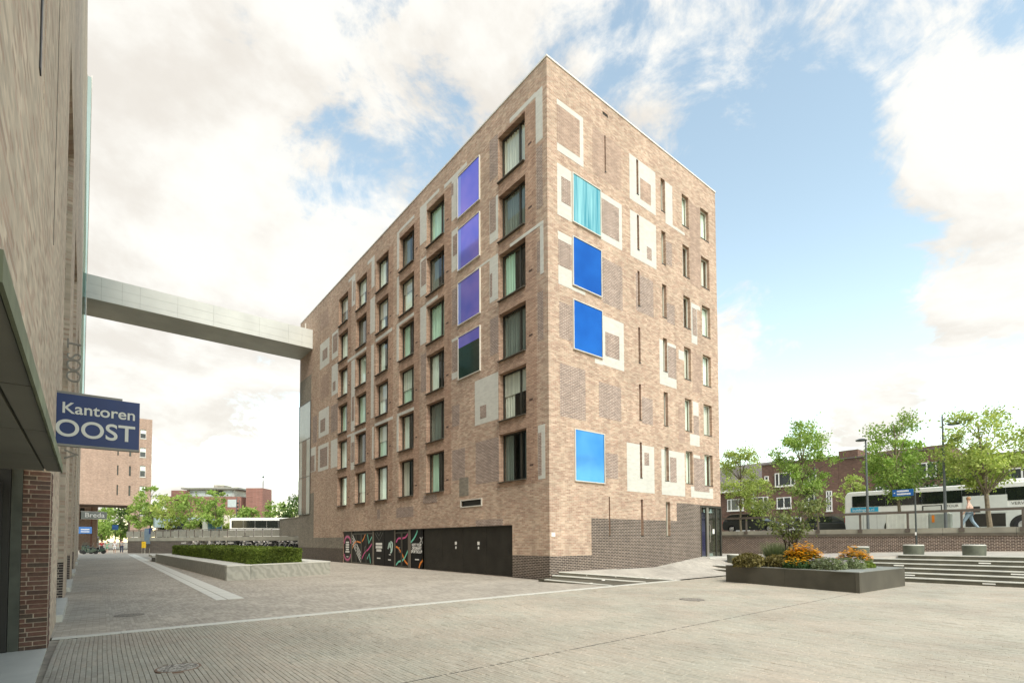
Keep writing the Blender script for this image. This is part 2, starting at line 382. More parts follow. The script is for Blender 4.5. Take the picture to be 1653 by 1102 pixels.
e = rp.color_ramp.elements; e[0].color = (.13, .065, .045, 1); e[1].color = (.10, .075, .055, 1)
for p_, c_ in ((.3, (.18, .095, .07, 1)), (.6, (.15, .085, .06, 1)), (.8, (.10, .06, .045, 1))):
    q = rp.color_ramp.elements.new(p_); q.color = c_
b.l(b.mixc(1.0, rp.outputs[0], b.rng(b.noise(25, 5, b.n('ShaderNodeNewGeometry').outputs['Position']), .3, .7, .75, 1.25), 'MULTIPLY'), b.b.inputs['Base Color']); rough(b, .9)
b.bump(b.noise(90, 3, b.n('ShaderNodeNewGeometry').outputs['Position']), .4, .004); SBRICK = b.m
MORTAR = plain('pale_mortar', (.30, .27, .22), .95, var=.15, scale=8)
# ================================================================== the setting
def struct(o): return tag(o, kind='structure')
def sstep(t): t = max(0, min(1, t)); return t*t*(3-2*t)
YB = -2.97
def h0(x):
    if x < .6: return .3
    if x < 6.7: return .3-.03*(x-.6)/6.1
    return .27+.39*min(1, (x-6.7)/4.05)
def ramp(x, y):
    """ground height south of the brick block, right of the corner steps"""
    if y <= YB: return 0.0
    t = min(1, (y-YB)/2.97); p = 1+1.1*sstep((x-5.5)/3.5)
    return h0(x)*t**p
# terrace control rows: y -> [(x, z)]
TROWS = [(-40, [(9.3, -.2), (11.1, .5), (11.3, .925), (17.6, 1.05)]), (-14, [(9.3, -.2), (11.1, .5), (11.3, .925), (17.6, 1.02)]), (-8.7, [(9.3, -.2), (11.1, .5), (11.3, .905), (17.6, .96)]),
         (-5, [(9.3, -.1), (10.4, .40), (10.8, .64), (11.3, .73), (17.6, .82)]), (-3, [(9.3, .0), (10.0, .27), (10.5, .47), (11.3, .57), (17.6, .74)]), (-1.7, [(9.3, .12), (10.1, .29), (12, .46), (17.6, .66)]),
         (0, [(9.3, .52), (10.8, .655), (17.6, .64)]), (40, [(9.3, .52), (10.8, .655), (17.6, .64)])]
def lerp_row(row, x):
    if x <= row[0][0]: return row[0][1]
    for (a, b), (c, d) in zip(row, row[1:]):
        if x <= c: return b+(d-b)*(x-a)/(c-a)
    return row[-1][1]
def terr(x, y):
    z = terr0(x, y)
    if y > -3: z += (ramp(9.3, y)-terr0(9.3, y))*max(0, 1-(x-9.3)/.8)
    return z
def terr0(x, y):
    for (y0, r0), (y1, r1) in zip(TROWS, TROWS[1:]):
        if y <= y1:
            t = (y-y0)/(y1-y0); return lerp_row(r0, x)*(1-t)+lerp_row(r1, x)*t
    return lerp_row(TROWS[-1][1], x)
def grid(name, xs, ys, hf, mat):
    g = MB(); nx = len(xs)
    for y in ys:
        for x in xs: g.v.append((x, y, hf(x, y)))
    for j in range(len(ys)-1):
        for i in range(nx-1):
            g.f.append((j*nx+i, j*nx+i+1, (j+1)*nx+i+1, (j+1)*nx+i)); g.mi.append(0)
    return g.build(name, mat, smooth=True)
def rng(a, b, s):
    n = max(1, int(round((b-a)/s))); return [a+(b-a)*i/n for i in range(n+1)]
struct(MB().quad((-900, -900, -.3), (900, -900, -.3), (900, 900, -.3), (-900, 900, -.3)).build('ground', EARTH))
# plaza: flat clinker north of the granite band, sloping clinker in front of the south face
struct(MB().quad((-40, YB, 0), (-.1, YB, 0), (-.1, 130, 0), (-40, 130, 0)).build('plaza', PAVE))
struct(grid('ramp', rng(3.9, 9.3, .3), rng(YB, .02, .15), ramp, PAVE2))
st = grid('terrace', rng(9.3, 11.5, .1)+rng(11.8, 17.6, .4), rng(-40, -14, 13)+rng(-13.5, .5, .25)+[3, 12, 40], terr, PAVE2); struct(st)
ap = MB()
ap.quad((9.3, YB, 0), (9.3, -40, 0), (9.31, -40, 0), (9.31, YB, 0)); struct(ap.build('pavement_edge', GRAN))
# paving bed with the clinkers laid one by one
struct(MB().quad((-40, -60, -.012), (9.3, -60, -.012), (9.3, YB-.26, -.012), (-40, YB-.26, -.012)).build('paving_bed', BED))
bed = bpy.data.objects['paving_bed']
PW, PL, GAP = .0545, .27, .0042
def paver_verts(x, y, dx, dy, dz, tilt):
    c = .004; z0 = -.03; ax, ay = dx/2, dy/2
    out = []
    for (sx, sy) in ((-1, -1), (1, -1), (1, 1), (-1, 1)): out.append((x+sx*ax, y+sy*ay, z0))
    for (sx, sy) in ((-1, -1), (1, -1), (1, 1), (-1, 1)): out.append((x+sx*ax, y+sy*ay, dz-c+tilt*sx))
    for (sx, sy) in ((-1, -1), (1, -1), (1, 1), (-1, 1)): out.append((x+sx*(ax-c), y+sy*(ay-c), dz+tilt*sx))
    return out
PF = [(0, 1, 5, 4), (1, 2, 6, 5), (2, 3, 7, 6), (3, 0, 4, 7), (4, 5, 9, 8), (5, 6, 10, 9), (6, 7, 11, 10), (7, 4, 8, 11), (8, 9, 10, 11)]
rnd = random.Random(3)
allp = []
HOLES = [(-12.71, -6.68, .27), (-1.39, -6.91, .33)]
for i in range(int(23.3/PW)):
    x = -14.0+PW*(i+.5); off = rnd.random()*PL
    y = -16.6+off
    while y < YB-.27:
        ln = PL*rnd.choice((.55, .75, 1, 1, 1, 1)); y1 = min(y+ln, YB-.262)
        cy_ = (y+y1)/2
        d = Vector((x, cy_, 0))-CAM; dep = d.dot(F)
        if y1-y > .06 and dep > 3.5 and abs(d.dot(RT)/dep) < 1.12 and not any((x-a)**2+(cy_-b_)**2 < r_*r_ for a, b_, r_ in HOLES) and abs(cy_+9.1) > .0:
            wob = .012*math.sin(cy_*1.7+i*.05)
            allp.append((dep, d.dot(UP)/dep*FPX, d.dot(RT)/dep*FPX, x+wob*0.4, cy_, PW-GAP, y1-y-GAP, rnd.gauss(0, .0012), rnd.gauss(0, .0009)))
        y = y1+.0001
vis = [p for p in allp if PPY-p[1] < 1108 and abs(p[2]) < 830]
vis.sort(key=lambda p: p[0])
single = set(id(p) for p in vis[:300])
pm = {}
for p in vis[:300]:
    key = round(p[6], 2)
    if key not in pm:
        q = MB(); q.v = paver_verts(0, 0, PW-GAP, key, 0, 0); q.f = PF; q.mi = [0]*9; pm[key] = q.mesh('paver', PAVER)
    o = put('paver', pm[key], bed, (p[3], p[4], p[7])); o.rotation_euler.y = p[8]*18
q = MB()
for p in allp:
    if id(p) in single: continue
    n = len(q.v); q.v += paver_verts(p[3], p[4], p[5], p[6], p[7], p[8])
    q.f += [tuple(n+i for i in f) for f in PF]
q.mi = [0]*len(q.f)
tag(q.build('pavers', PAVER, bed), kind='stuff')
# granite band across the plaza, slab by slab
band = MB().box(-14.1, YB-.25, -.1, 3.9, YB, -.004).build('granite_band', JOINT); struct(band)
sl = MB().box(-.447, -.121, -.06, .447, .121, .0).mesh('slab', GRAN)
for i in range(20): put('slab', sl, band, (-13.65+.9*i, YB-.125, .004+.0006*(i % 3)))
strip = MB().box(-11.08, 1.25, -.1, -10.38, 90, -.002).build('guide_strip', JOINT); struct(strip)
sl2 = MB().box(-.20, -.497, -.05, .20, .497, 0).mesh('slab', GRAN); sl3 = MB().box(-.125, -.497, -.05, .125, .497, 0).mesh('slab', GRAN)
for i in range(60):
    put('slab', sl2, strip, (-10.59, 1.78+i, .006)); put('slab', sl3, strip, (-10.945, 1.78+i, .006))
struct(MB().quad((-14.15, YB+.02, .004), (-13.35, YB+.02, .004), (-14.3, 60, .004), (-15.2, 60, .004)).build('wall_foot_strip', brick('foot_strip_clinker', (.42, .385, .32), (.37, .335, .28), (.28, .25, .2), bw=.2, bh=.1, ms=.01, horizontal=True)))
# slot drain
dr = MB().box(-11.2, -9.14, -.02, 8.9, -9.118, .0012).build('slot_drain', plain('drain_iron', (.09, .085, .07), .7)); struct(dr)
IRON = plain('cast_iron', (.10, .085, .07), .6, var=.3, scale=9)
def manhole(x, y, r, label, rust=False):
    t = thing('manhole_cover', label, 'manhole cover', (x, y, 0), group=None)
    MB().lathe([(r, -.03), (r, .002), (r*.9, .003), (r*.9, -.005)], k=40).build('rim', plain('rusty_rim_%d' % int(r*100), (.20, .13, .09), .8) if rust else IRON, t, world=False)
    MB().lathe([(r*.89, -.03), (r*.89, .005)], k=40).build('lid', plain('lid_gravel_%d' % int(r*100), (.36, .34, .29) if rust else (.22, .2, .165), .8, var=.9, scale=60), t, world=False)
    if rust:
        k = MB(); rr = random.Random(5)
        for _ in range(60):
            a, d = rr.random()*6.28, r*.82*math.sqrt(rr.random()); k.box(d*math.cos(a)-.014, d*math.sin(a)-.011, .0, d*math.cos(a)+.014, d*math.sin(a)+.011, .006)
        tag(k.build('studs', IRON, t, world=False), kind='stuff')
manhole(-12.71, -6.68, .25, 'rusty round manhole cover with pebbled lid near the brick pier', True)
manhole(-1.39, -6.91, .31, 'dark round manhole cover out on the open clinker square')
manhole(-13.0, -.58, .27, 'dark round manhole cover between granite band and hedge planter')
# corner steps: three tapering steps beside the block's corner
E1 = ((-.62, -.35), (.10, -2.93)); E2 = ((.02, -.10), (2.05, -2.93)); E3 = ((.45, -.02), (3.78, -2.93))
def zst(k): return lambda p: max(.004, k*.105*(p[1]-YB)/2.95+.004)
cs = thing('corner_steps', 'three tapering dark stone steps at the brick block corner', 'steps', (0, -1, 0))
for k, (a, bb) in enumerate(((E1, E2), (E2, E3), (E3, ((.46, .0), (3.9, -2.94))))):
    poly = [a[0], a[1], bb[1], bb[0]]
    if k == 0: poly = [(-.62, -.02), a[0], a[1], bb[1], bb[0], (.0, -.02)]
    stp = MB().prism(poly, -.1, zst(k+1)).build('step', RISER, cs)
    A_, Bv = Vector(a[0]), Vector(a[1]); d_ = (Bv-A_).normalized(); n_ = Vector((-d_.y, d_.x)); n_ = n_ if n_.x > 0 else -n_
    ed = [A_-n_*.012, Bv-n_*.012, Bv+n_*.16, A_+n_*.16]
    MB().prism([(p[0], min(p[1], -.012)) for p in ed], lambda p, k=k: zst(k+1)(p)-.02, lambda p, k=k: zst(k+1)(p)+.006).build('nosing', GRAN, stp)
for x, y, z in ((.0, -2.1, .05), (.9, -1.9, .10), (2.9, -2.35, .1)):
    MB().box(x-.08, y-.02, z-.03, x+.08, y+.02, z).build('step_light', WPAINT, cs)
struct(grid('ramp_apron', [.44+.12*i for i in range(30)], rng(YB, .02, .15), lambda x, y: ramp(x, y)+.02 if (x-.45) > (0-y)*1.145-.02 else -.2, PAVE2))
# long stairs up to the terrace
ls = thing('terrace_stairs', 'long flight of six dark stone steps with pale treads', 'stairs', (9.3, -10, 0))
yend = [-1.1, -1.25, -2.9, -4.3, -6.2, -8.3]
for k in range(6):
    x0 = 9.3+.38*k; z = .155*(k+1)
    s_ = MB().box(x0, -40, -.2, x0+(.6 if k < 5 else .2), yend[k], z-.03).build('step', RISER, ls)
    ys = yend[k]; 
    i = 0
    while ys > -40:
        y2 = max(-40, ys-1.8); MB().box(x0-.015, y2+.004, z-.03, x0+.40, ys-.004, z).build('tread', GRAN, s_); ys = y2
for k, y in ((0, -11.2), (1, -9.0), (2, -11.8), (3, -8.5), (4, -10.9), (0, -12.6)):
    x0 = 9.3+.38*k; MB().box(x0-.012, y-.16, .155*k+.05, x0, y+.16, .155*k+.09).build('step_light', WPAINT, ls)
# bollards on the terrace edge
for (x, y, z, lb) in ((11.1, -1.62, .40, 'low stone drum bollard beside the glass entrance'), (12.0, -6.75, None, 'low stone drum bollard behind the yellow flowers'), (12.0, -8.62, None, 'low stone drum bollard at the foot of the street name sign'), (12.0, -10.45, None, 'low stone drum bollard at the head of the long stairs beside the bus')):
    z = terr(x, y) if z is None else z
    t = thing('bollard', lb, 'bollard', (x, y, z), group='drum bollards along the terrace')
    MB().lathe([(.32, -.15), (.335, .0), (.35, .36), (.345, .38)], k=40).build('drum', plain('drum_stone_%d' % int(abs(y)*10), (.10, .11, .08), .7, var=.3, scale=3), t, smooth=False, world=False)
    MB().lathe([(.345, .38), (.34, .405), (.31, .415)], k=40).build('top', GRAN, t, world=False)

# ================================================================== the brick block
WX, DY, HT = 12.83, 32.3, 20.9
B = thing('brick_block', 'tall tan brick block patterned with white and brown brick panels', 'building', (WX/2, DY/2, 0))
def wall_mesh(mb, plane, u0, u1, z0, z1, ops, depth, sgn=1):
    """plane 'x' (x=0, u=y) or 'y' (y=0, u=x); openings (u0,u1,z0,z1) with reveals of the given depth"""
    us = sorted({u0, u1, *[o[0] for o in ops], *[o[1] for o in ops]}); zs = sorted({z0, z1, *[o[2] for o in ops], *[o[3] for o in ops]})
    P = (lambda u, z, d=0: (d, u, z)) if plane == 'x' else (lambda u, z, d=0: (u, d, z))
    for i in range(len(us)-1):
        run = None
        for j in range(len(zs)-1):
            cu, cz = (us[i]+us[i+1])/2, (zs[j]+zs[j+1])/2
            hole = any(o[0] < cu < o[1] and o[2] < cz < o[3] for o in ops)
            if hole: continue
            q = [P(us[i], zs[j]), P(us[i+1], zs[j]), P(us[i+1], zs[j+1]), P(us[i], zs[j+1])]
            mb.quad(*(q if plane == 'y' else q[::-1]))
    cur = mb.cur; 
    for o in ops:
        d = depth(o) if callable(depth) else depth
        mb.cur = 1
        a, b_, c, e_ = o[0], o[1], o[2], o[3]
        mb.quad(P(a, c), P(a, e_), P(a, e_, d), P(a, c, d)); mb.quad(P(b_, c), P(b_, c, d), P(b_, e_, d), P(b_, e_))
        mb.quad(P(a, c), P(a, c, d), P(b_, c, d), P(b_, c)); mb.quad(P(a, e_), P(b_, e_), P(b_, e_, d), P(a, e_, d))
        mb.cur = cur
LC = {'A': 1.35, 'C': 7.79, 'D': 11.05, 'E': 14.36, 'F': 17.67, 'G': 21.0}
LW = 1.84
ZS = [4.05, 6.73, 9.38, 12.06, 14.72, 17.42]; ZH = 2.13
lops = [(LC[c], LC[c]+LW, z, z+ZH) for c in LC for z in ZS]
BL = [(4.58, 6.46, 17.48, 19.62), (4.58, 6.46, 14.82, 16.93), (4.56, 6.45, 12.09, 14.24), (4.56, 6.43, 9.39, 11.53)]
bays = [(29.12, 32.28, 3.77, 13.4)]
lowdoor = [(2.30, 10.0, .004, 2.19), (10.0, 21.67, .004, 2.19)]
topwin = [(30.6, 31.9, 19.25, 20.0)]
wl = MB(); wall_mesh(wl, 'x', 0, DY, -.4, HT, lops+lowdoor+bays+topwin+[(4.55, 6.2, 3.18, 3.45)], lambda o: .16 if o in lowdoor else .3 if o[1]-o[0] > 2 else .42)
wl.quad((.42, 0, HT), (0, 0, HT), (0, DY, HT), (.42, DY, HT))
wl.build('west_wall', [TAN, RED], B)
ZR = [4.385, 7.08, 9.75, 12.43, 15.10, 17.76]; ZRH = 1.68
slots = [(5.72, 5.88, z, z+ZRH) for z in ZR]+[(7.66, 8.01, z, z+ZRH) for z in ZR]+[(9.5, 10.12, z, z+ZRH) for z in ZR]+[(11.26, 12.08, z, z+ZRH) for z in ZR]
slots += [(3.46, 3.55, ZR[5], ZR[5]+ZRH), (3.5, 3.59, 1.72, 3.42), (5.75, 5.92, 1.72, 3.41), (7.71, 8.07, 1.70, 3.39), (3.36, 3.72, 20.36, 20.48)]
ent = (10.77, WX, .4, 3.35)
wr = MB(); wall_mesh(wr, 'y', 0, WX, -.4, HT, slots+[ent], lambda o: .5 if o == ent else .40)
wr.build('south_wall', [TAN, RED], B)
bx = MB(); bx.quad((WX, 2.2, -.4), (WX, DY, -.4), (WX, DY, HT), (WX, 2.2, HT)); bx.quad((WX, 0, 3.35), (WX, 2.2, 3.35), (WX, 2.2, HT), (WX, 0, HT))
bx.quad((0, DY, -.4), (0, DY, HT), (WX, DY, HT), (WX, DY, -.4)); bx.build('rear_wall', TAN, B)
MB().quad((0, 0, HT-.02), (WX, 0, HT-.02), (WX, DY, HT-.02), (0, DY, HT-.02)).build('roof', SLATE, B)
cp = MB(); cp.box(-.03, -.03, HT, .40, DY+.03, HT+.07); cp.box(.40, -.03, HT, WX+.03, .40, HT+.07); cp.box(WX-.37, .40, HT, WX+.03, DY+.03, HT+.07); cp.build('roof_coping', CAP, B)
ins = MB(); ins.box(1.3, 1.3, -.3, WX-.6, DY-.6, HT-.3); ins.build('interior_core', ROOM, B)
fl = MB()
for z in ZS: fl.box(.44, .44, z-.32, 1.29, DY-.5, z-.12); fl.box(1.29, .44, z-.32, WX-.5, 1.29, z-.12)
fl.build('floor_slabs', ROOM, B)

# facade panels: flush brick fields, a few millimetres proud
def panel(plane, u0, u1, z0, z1, kind, lvl=1):
    d = -.005*lvl; e_ = -.0045*(lvl-1) if lvl > 1 else .03
    mt = {'w': WHITE, 'b': BROWN, 'r': RED, 'g': GREYB, 'd': DARKB, 'l': BROWNL, 'k': DARKB2}[kind]
    nm = {'w': 'white_brick_panel', 'b': 'brown_brick_panel', 'r': 'red_brick_panel', 'g': 'grey_brick_panel', 'd': 'dark_brick_panel', 'l': 'brown_brick_panel', 'k': 'dark_brick_panel'}[kind]
    q = MB()
    if plane == 'x': q.box(d, u0, z0, .03, u1, z1)
    else: q.box(u0, d, z0, u1, .03, z1)
    return q.build(nm, mt, B)
def holes(plane, u0, u1, z0, z1, kind, ops, lvl=1):
    """a panel broken round any window openings it meets"""
    us = sorted({u0, u1, *[min(max(v, u0), u1) for o in ops for v in o[:2]]}); zs = sorted({z0, z1, *[min(max(v, z0), z1) for o in ops for v in o[2:4]]})
    hit = [o for o in ops if o[0] < u1 and o[1] > u0 and o[2] < z1 and o[3] > z0]
    if not hit: return panel(plane, u0, u1, z0, z1, kind, lvl)
    us = sorted({u0, u1, *[v for o in hit for v in o[:2] if u0 < v < u1]}); zs = sorted({z0, z1, *[v for o in hit for v in o[2:4] if z0 < v < z1]})
    d = -.005*lvl; q = MB()
    mt = {'w': WHITE, 'b': BROWN, 'r': RED, 'g': GREYB, 'd': DARKB, 'l': BROWNL}[kind]
    for i in range(len(us)-1):
        for j in range(len(zs)-1):
            cu, cz = (us[i]+us[i+1])/2, (zs[j]+zs[j+1])/2
            if any(o[0] < cu < o[1] and o[2] < cz < o[3] for o in hit): continue
            if plane == 'x': q.quad((d, us[i], zs[j]), (d, us[i], zs[j+1]), (d, us[i+1], zs[j+1]), (d, us[i+1], zs[j]))
            else: q.quad((us[i], d, zs[j]), (us[i+1], d, zs[j]), (us[i+1], d, zs[j+1]), (us[i], d, zs[j+1]))
    return q.build({'w': 'white_brick_panel', 'b': 'brown_brick_panel', 'r': 'red_brick_panel', 'g': 'grey_brick_panel', 'd': 'dark_brick_panel', 'l': 'brown_brick_panel'}[kind], mt, B)
BROWNL = brick('light_brown_brick', (.40, .285, .215), (.34, .235, .18), (.48, .40, .33), ms=.014, stain=.08)
PR = '''w .55 2.1 17.32 19.48|l .55 1.88 17.65 19.25|l 2.67 4.6 17.37 19.44|w 5.2 7.22 17.32 19.47|l 6.0 6.83 17.64 18.66|w 8.03 8.64 17.28 19.41|w 8.64 9.72 17.28 17.42
w .54 1.36 14.67 16.8|b .77 1.31 15.29 16.35|w 3.17 4.61 14.64 16.76|b 3.22 4.4 14.96 16.5|w 5.21 7.21 14.64 16.81|b 6.46 6.83 14.93 15.52|w .56 1.34 13.68 14.0|w .57 1.34 11.84 12.6|w 1.34 2.14 11.83 11.97|b .58 1.3 12.6 13.68|b 3.23 4.6 11.86 13.85
b .6 1.34 9.66 11.14|w 3.2 4.65 9.12 11.3|b 3.38 4.33 9.56 10.62|w 2.7 3.2 9.09 9.28|b 5.58 6.93 12.18 13.96|b 5.93 6.75 6.97 8.2|b 8.03 8.54 15.22 16.4|b 8.03 8.7 12.29 13.27|w 7.36 8.77 9.09 11.28|b 8.05 8.76 9.56 11.12|w 9.0 9.48 10.68 11.14
w 10.21 10.75 11.79 13.92|b 10.31 10.71 12.24 13.67|w 10.75 11.1 13.72 13.92|w 10.23 10.76 8.0 8.72|b 10.29 10.77 6.99 7.98|w 9.91 10.81 6.41 6.99|w 4.77 6.81 3.74 5.94|b 6.05 6.4 5.02 5.62|w 7.39 9.38 3.72 5.92|b 8.1 8.65 4.37 5.6|w 9.93 12.05 3.72 4.28|b 10.23 11.69 4.05 5.76|w 10.2 10.83 5.78 5.93
b .61 2.1 6.5 8.64|b 2.93 4.42 6.81 8.33|b 3.28 4.15 4.23 5.31|l 10.25 11.1 9.2 11.3|l 8.9 9.45 6.4 8.3|l 10.2 11.2 14.9 19.3'''
done = []
for ln in PR.replace('\n', '|').split('|'):
    k, *v = ln.split(); v = [float(a) for a in v]
    lvl = 1+max([l for (o, l) in done if o[0] < v[1] and o[1] > v[0] and o[2] < v[3] and o[3] > v[2]] or [0])
    holes('y', *v, k, slots, lvl); done.append((v, lvl))
holes('y', 2.38, 8.61, -.4, 2.48, 'd', slots); panel('y', 8.61, 10.77, -.4, 3.37, 'd'); panel('y', -.0052, 2.38, -.4, .93, 'd')
PLF = '''w .26 .67 17.71 19.87|w .67 2.36 19.7 19.9|b .28 .64 14.94 17.5|b 3.22 3.84 17.9 19.8|w 3.22 3.85 15.0 17.0|b 3.38 3.82 15.45 17.0|w .25 2.38 14.2 14.34|w .25 .45 12.2 14.2|b .46 .63 12.34 13.6|w 6.48 7.08 17.69 19.98|w 5.7 6.48 19.78 19.98|w 7.08 7.8 19.78 19.98|b 6.9 7.1 19.0 19.6|w 6.48 7.08 15.05 17.15|b 6.5 6.96 15.8 16.84
w 9.64 10.38 17.95 20.1|w 8.31 9.64 19.92 20.1|w 3.24 3.86 12.29 14.33|b 3.66 3.83 12.55 13.61|w 3.86 5.03 14.26 14.36|b .28 .62 9.54 11.51|b 3.22 3.83 9.85 11.52|b 6.47 7.02 12.3 14.15|b 6.46 7.02 9.94 11.47|w 6.45 7.07 11.48 11.62|w 6.45 7.07 9.57 9.9|w 3.25 5.05 6.9 9.0|b 4.14 4.62 7.15 7.74|b 6.36 7.02 7.19 8.23|b 3.22 4.99 4.16 6.11|b 5.89 7.02 4.5 6.02
g 5.58 6.38 3.69 4.57|b 2.95 4.98 2.2 2.5|w .23 .64 3.98 6.14|b .43 .62 4.12 5.83|b 8.51 9.96 3.54 3.98|w 9.66 10.33 15.01 17.1|b 9.68 10.23 15.54 16.96|w 9.66 10.32 12.3 14.4|w 8.44 9.66 14.28 14.45|b 9.66 10.23 9.65 11.75|w 12.93 13.21 17.77 20.05|w 11.05 12.93 19.9 20.08|w 16.45 16.91 18.1 20.15|w 16.91 17.57 19.95 20.15|w 19.68 20.3 18.1 20.3|w 20.3 20.92 20.1 20.3|b 19.8 20.0 18.4 19.8
w 24.82 26.99 15.34 17.39|b 25.21 26.36 15.9 16.73|w 22.93 24.22 15.38 17.41|b 23.05 24.04 15.82 17.18|w 22.93 24.24 12.59 14.89|b 23.4 24.0 12.9 13.6|l 25.0 26.85 18.48 19.8|l 24.9 26.8 12.8 14.6|w 11.05 12.95 14.28 14.45|w 13.82 16.21 14.3 14.5|w 16.36 17.07 15.1 17.4|w 12.93 13.2 12.2 14.45|w 12.93 13.2 15.0 17.3|w 24.82 27.15 9.82 11.98|b 25.6 26.75 10.19 11.2|w 24.83 27.21 7.1 9.18|b 25.06 26.78 7.37 8.86|w 22.93 24.3 7.05 9.17|b 22.93 24.29 9.79 11.82|w 27.84 29.1 7.25 9.27|b 28.1 29.1 7.3 8.6|b 27.6 28.6 9.6 11.8
w 11.02 13.1 8.88 9.05|w 12.93 13.15 6.8 8.9|w 13.7 16.3 8.86 9.04|w 16.45 16.7 6.8 8.9|w 16.5 16.9 9.5 14.3|w 19.66 20.3 9.2 14.2|b 19.75 20.15 9.9 11.6|w 19.66 20.3 6.5 9.0|b 19.7 20.2 7.0 8.4|b 11.06 13.17 2.89 3.47|b 15.41 15.86 2.91 3.52|w 17.7 21.0 14.3 14.5|w 17.7 21 8.9 9.05'''
allw = lops+BL
done = []
for c in LC:      # redder brick beside and between the windows
    y0 = LC[c]; v = [y0-.66, y0+LW, 3.85, 19.62]
    holes('x', *v, 'r', lops, 1); done.append((v, 1))
for ln in PLF.replace('\n', '|').split('|'):
    k, *v = ln.split(); v = [float(a) for a in v]
    lvl = 1+max([l for (o, l) in done if o[0] < v[1] and o[1] > v[0] and o[2] < v[3] and o[3] > v[2]] or [0])
    holes('x', *v, k, allw, lvl); done.append((v, lvl))
panel('x', -.0052, 2.3, -.4, .95, 'd'); panel('x', 21.67, 28.2, 1.0, 1.8, 'g'); panel('x', 21.67, 32.3, -.4, 1.0, 'k'); panel('x', 28.2, 32.3, 1.0, 3.77, 'g')
panel('x', 28.2, 29.12, 3.77, 5.5, 'g'); panel('x', 29.12, 32.3, 13.4, 15.6, 'g')
panel('x', 28.95, 32.3, 15.6, 17.6, 'g').data.materials[0] = BROWNL

# windows of the west wall: recessed dark frames, two panes, curtains
def win_frame(w_, h_, mull):
    q = MB(); t = .055
    q.box(-.03, 0, 0, .04, t, h_); q.box(-.03, w_-t, 0, .04, w_, h_); q.box(-.03, t, 0, .04, w_-t, t+.02); q.box(-.03, t, h_-t, .04, w_-t, h_)
    q.box(-.035, mull-.04, t+.02, .045, mull+.04, h_-t); return q
def fold(u0, u1, z0, z1, amp, per, ph, ax='x', d0=0):
    q = MB(); n = max(6, int((u1-u0)/per*6)); vs_ = []
    for i in range(n+1):
        u = u0+(u1-u0)*i/n; d = d0+amp*math.sin(2*math.pi*(u/per)+ph)+amp*.5*math.sin(2*math.pi*u/(per*2.3)+ph*2)
        vs_.append((d, u) if ax == 'x' else (u, d))
    for i in range(n):
        a, b_ = vs_[i], vs_[i+1]; q.quad((a[0], a[1], z0), (b_[0], b_[1], z0), (b_[0], b_[1], z1), (a[0], a[1], z1))
    return q
MULL = .62
fr_me = win_frame(LW, ZH, MULL).mesh('window', FRAME)
pn1 = MB().quad((0, .055, .07), (0, .055, ZH-.05), (0, MULL-.04, ZH-.05), (0, MULL-.04, .07)).mesh('pane', GLASS)
pn2 = MB().quad((0, MULL+.04, .07), (0, MULL+.04, ZH-.05), (0, LW-.055, ZH-.05), (0, LW-.055, .07)).mesh('pane', GLASS)
sill_me = MB().box(-.36, .0, -.0, .02, LW, .035).mesh('sill', plain('dark_sill', (.09, .08, .06), .6))
vent_me = MB().box(-.012, 0, 0, .02, .22, .075).mesh('vent', plain('brown_vent', (.09, .055, .04), .7))
cuts = {}
rw = random.Random(11)
for ci, c in enumerate(LC):
    for fi, z in enumerate(ZS):
        wn = put('window', fr_me, B); wn.location = Vector((.26, LC[c], z))-B.location
        put('pane', pn1, wn, (.0, 0, 0)); put('pane', pn2, wn, (.0, 0, 0)); put('sill', sill_me, wn, (-.01, 0, .001))
        kind = rw.choice((0, 0, 1, 1, 2, 3, 3)); full = rw.random()
        if c == 'A': kind = rw.choice((1, 2, 3, 3))
        spans = [(.08, LW-.08)] if full < .5 else [(LW-.75, LW-.08)] if full < .75 else [(.08, .5), (LW-.6, LW-.08)]
        for a, b_ in spans:
            key = (round(a, 2), round(b_, 2), kind, rw.randrange(2))
            if key not in cuts: cuts[key] = fold(a, b_, .08, ZH-.06, .03, .17, rw.random()*6, 'x', .08).mesh('curtain', CURT[kind])
            put('curtain', cuts[key], wn)
        if rw.random() < .28:
            bz = rw.uniform(.5, 1.3); put('blind', MB().box(.03, .07, ZH-.06-bz, .04, LW-.07, ZH-.06).mesh('blind', CURT[rw.choice((0, 2, 2))]), wn)
        if True:
            put('vent', vent_me, B, Vector((0, LC[c]-.42, z+.52))-B.location)
# mirror-glass squares, framed in pale aluminium, nearly flush
VIOL = colour_glass('violet_glass_reflection', (.24, .30, .78), (.28, .34, .82), metal=.4)  # lighter strip at the pane edge, a reflection put into the colour
def mirror(plane, u0, u1, z0, z1, mt, curtain=False, top=False):
    q = MB(); t = .035
    for (a, b_, c, d) in ((u0, u1, z0, z0+t), (u0, u1, z1-t, z1), (u0, u0+t, z0+t, z1-t), (u1-t, u1, z0+t, z1-t)):
        q.box(-.07, a, c, .0, b_, d) if plane == 'x' else q.box(a, -.07, c, b_, .0, d)
    fr = q.build('mirror_window', ALU, B)
    p = MB(); a, b_, c, d = u0+t, u1-t, z0+t, z1-t
    if top: MB().box(-.046, a, d-.55, -.03, b_, d).build('pane', VIOG, fr); d -= .55
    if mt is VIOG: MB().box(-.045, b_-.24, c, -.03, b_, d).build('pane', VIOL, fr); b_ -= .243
    if plane == 'x': p.box(-.045, a, c, -.03, b_, d)
    else: p.box(a, -.045, c, b_, -.03, d)
    p.build('pane', mt, fr)
    if curtain: fold(a, b_, c, d, .006, .2, 1, plane, -.016).build('curtain', curtain_mat('turquoise_curtain', (.45, .85, .80)), fr)
for i, (o, mt) in enumerate(zip(BL, (VIOG, VIOG, VIOG, DKBLUE))): mirror('x', *o, mt, top=(i == 3))
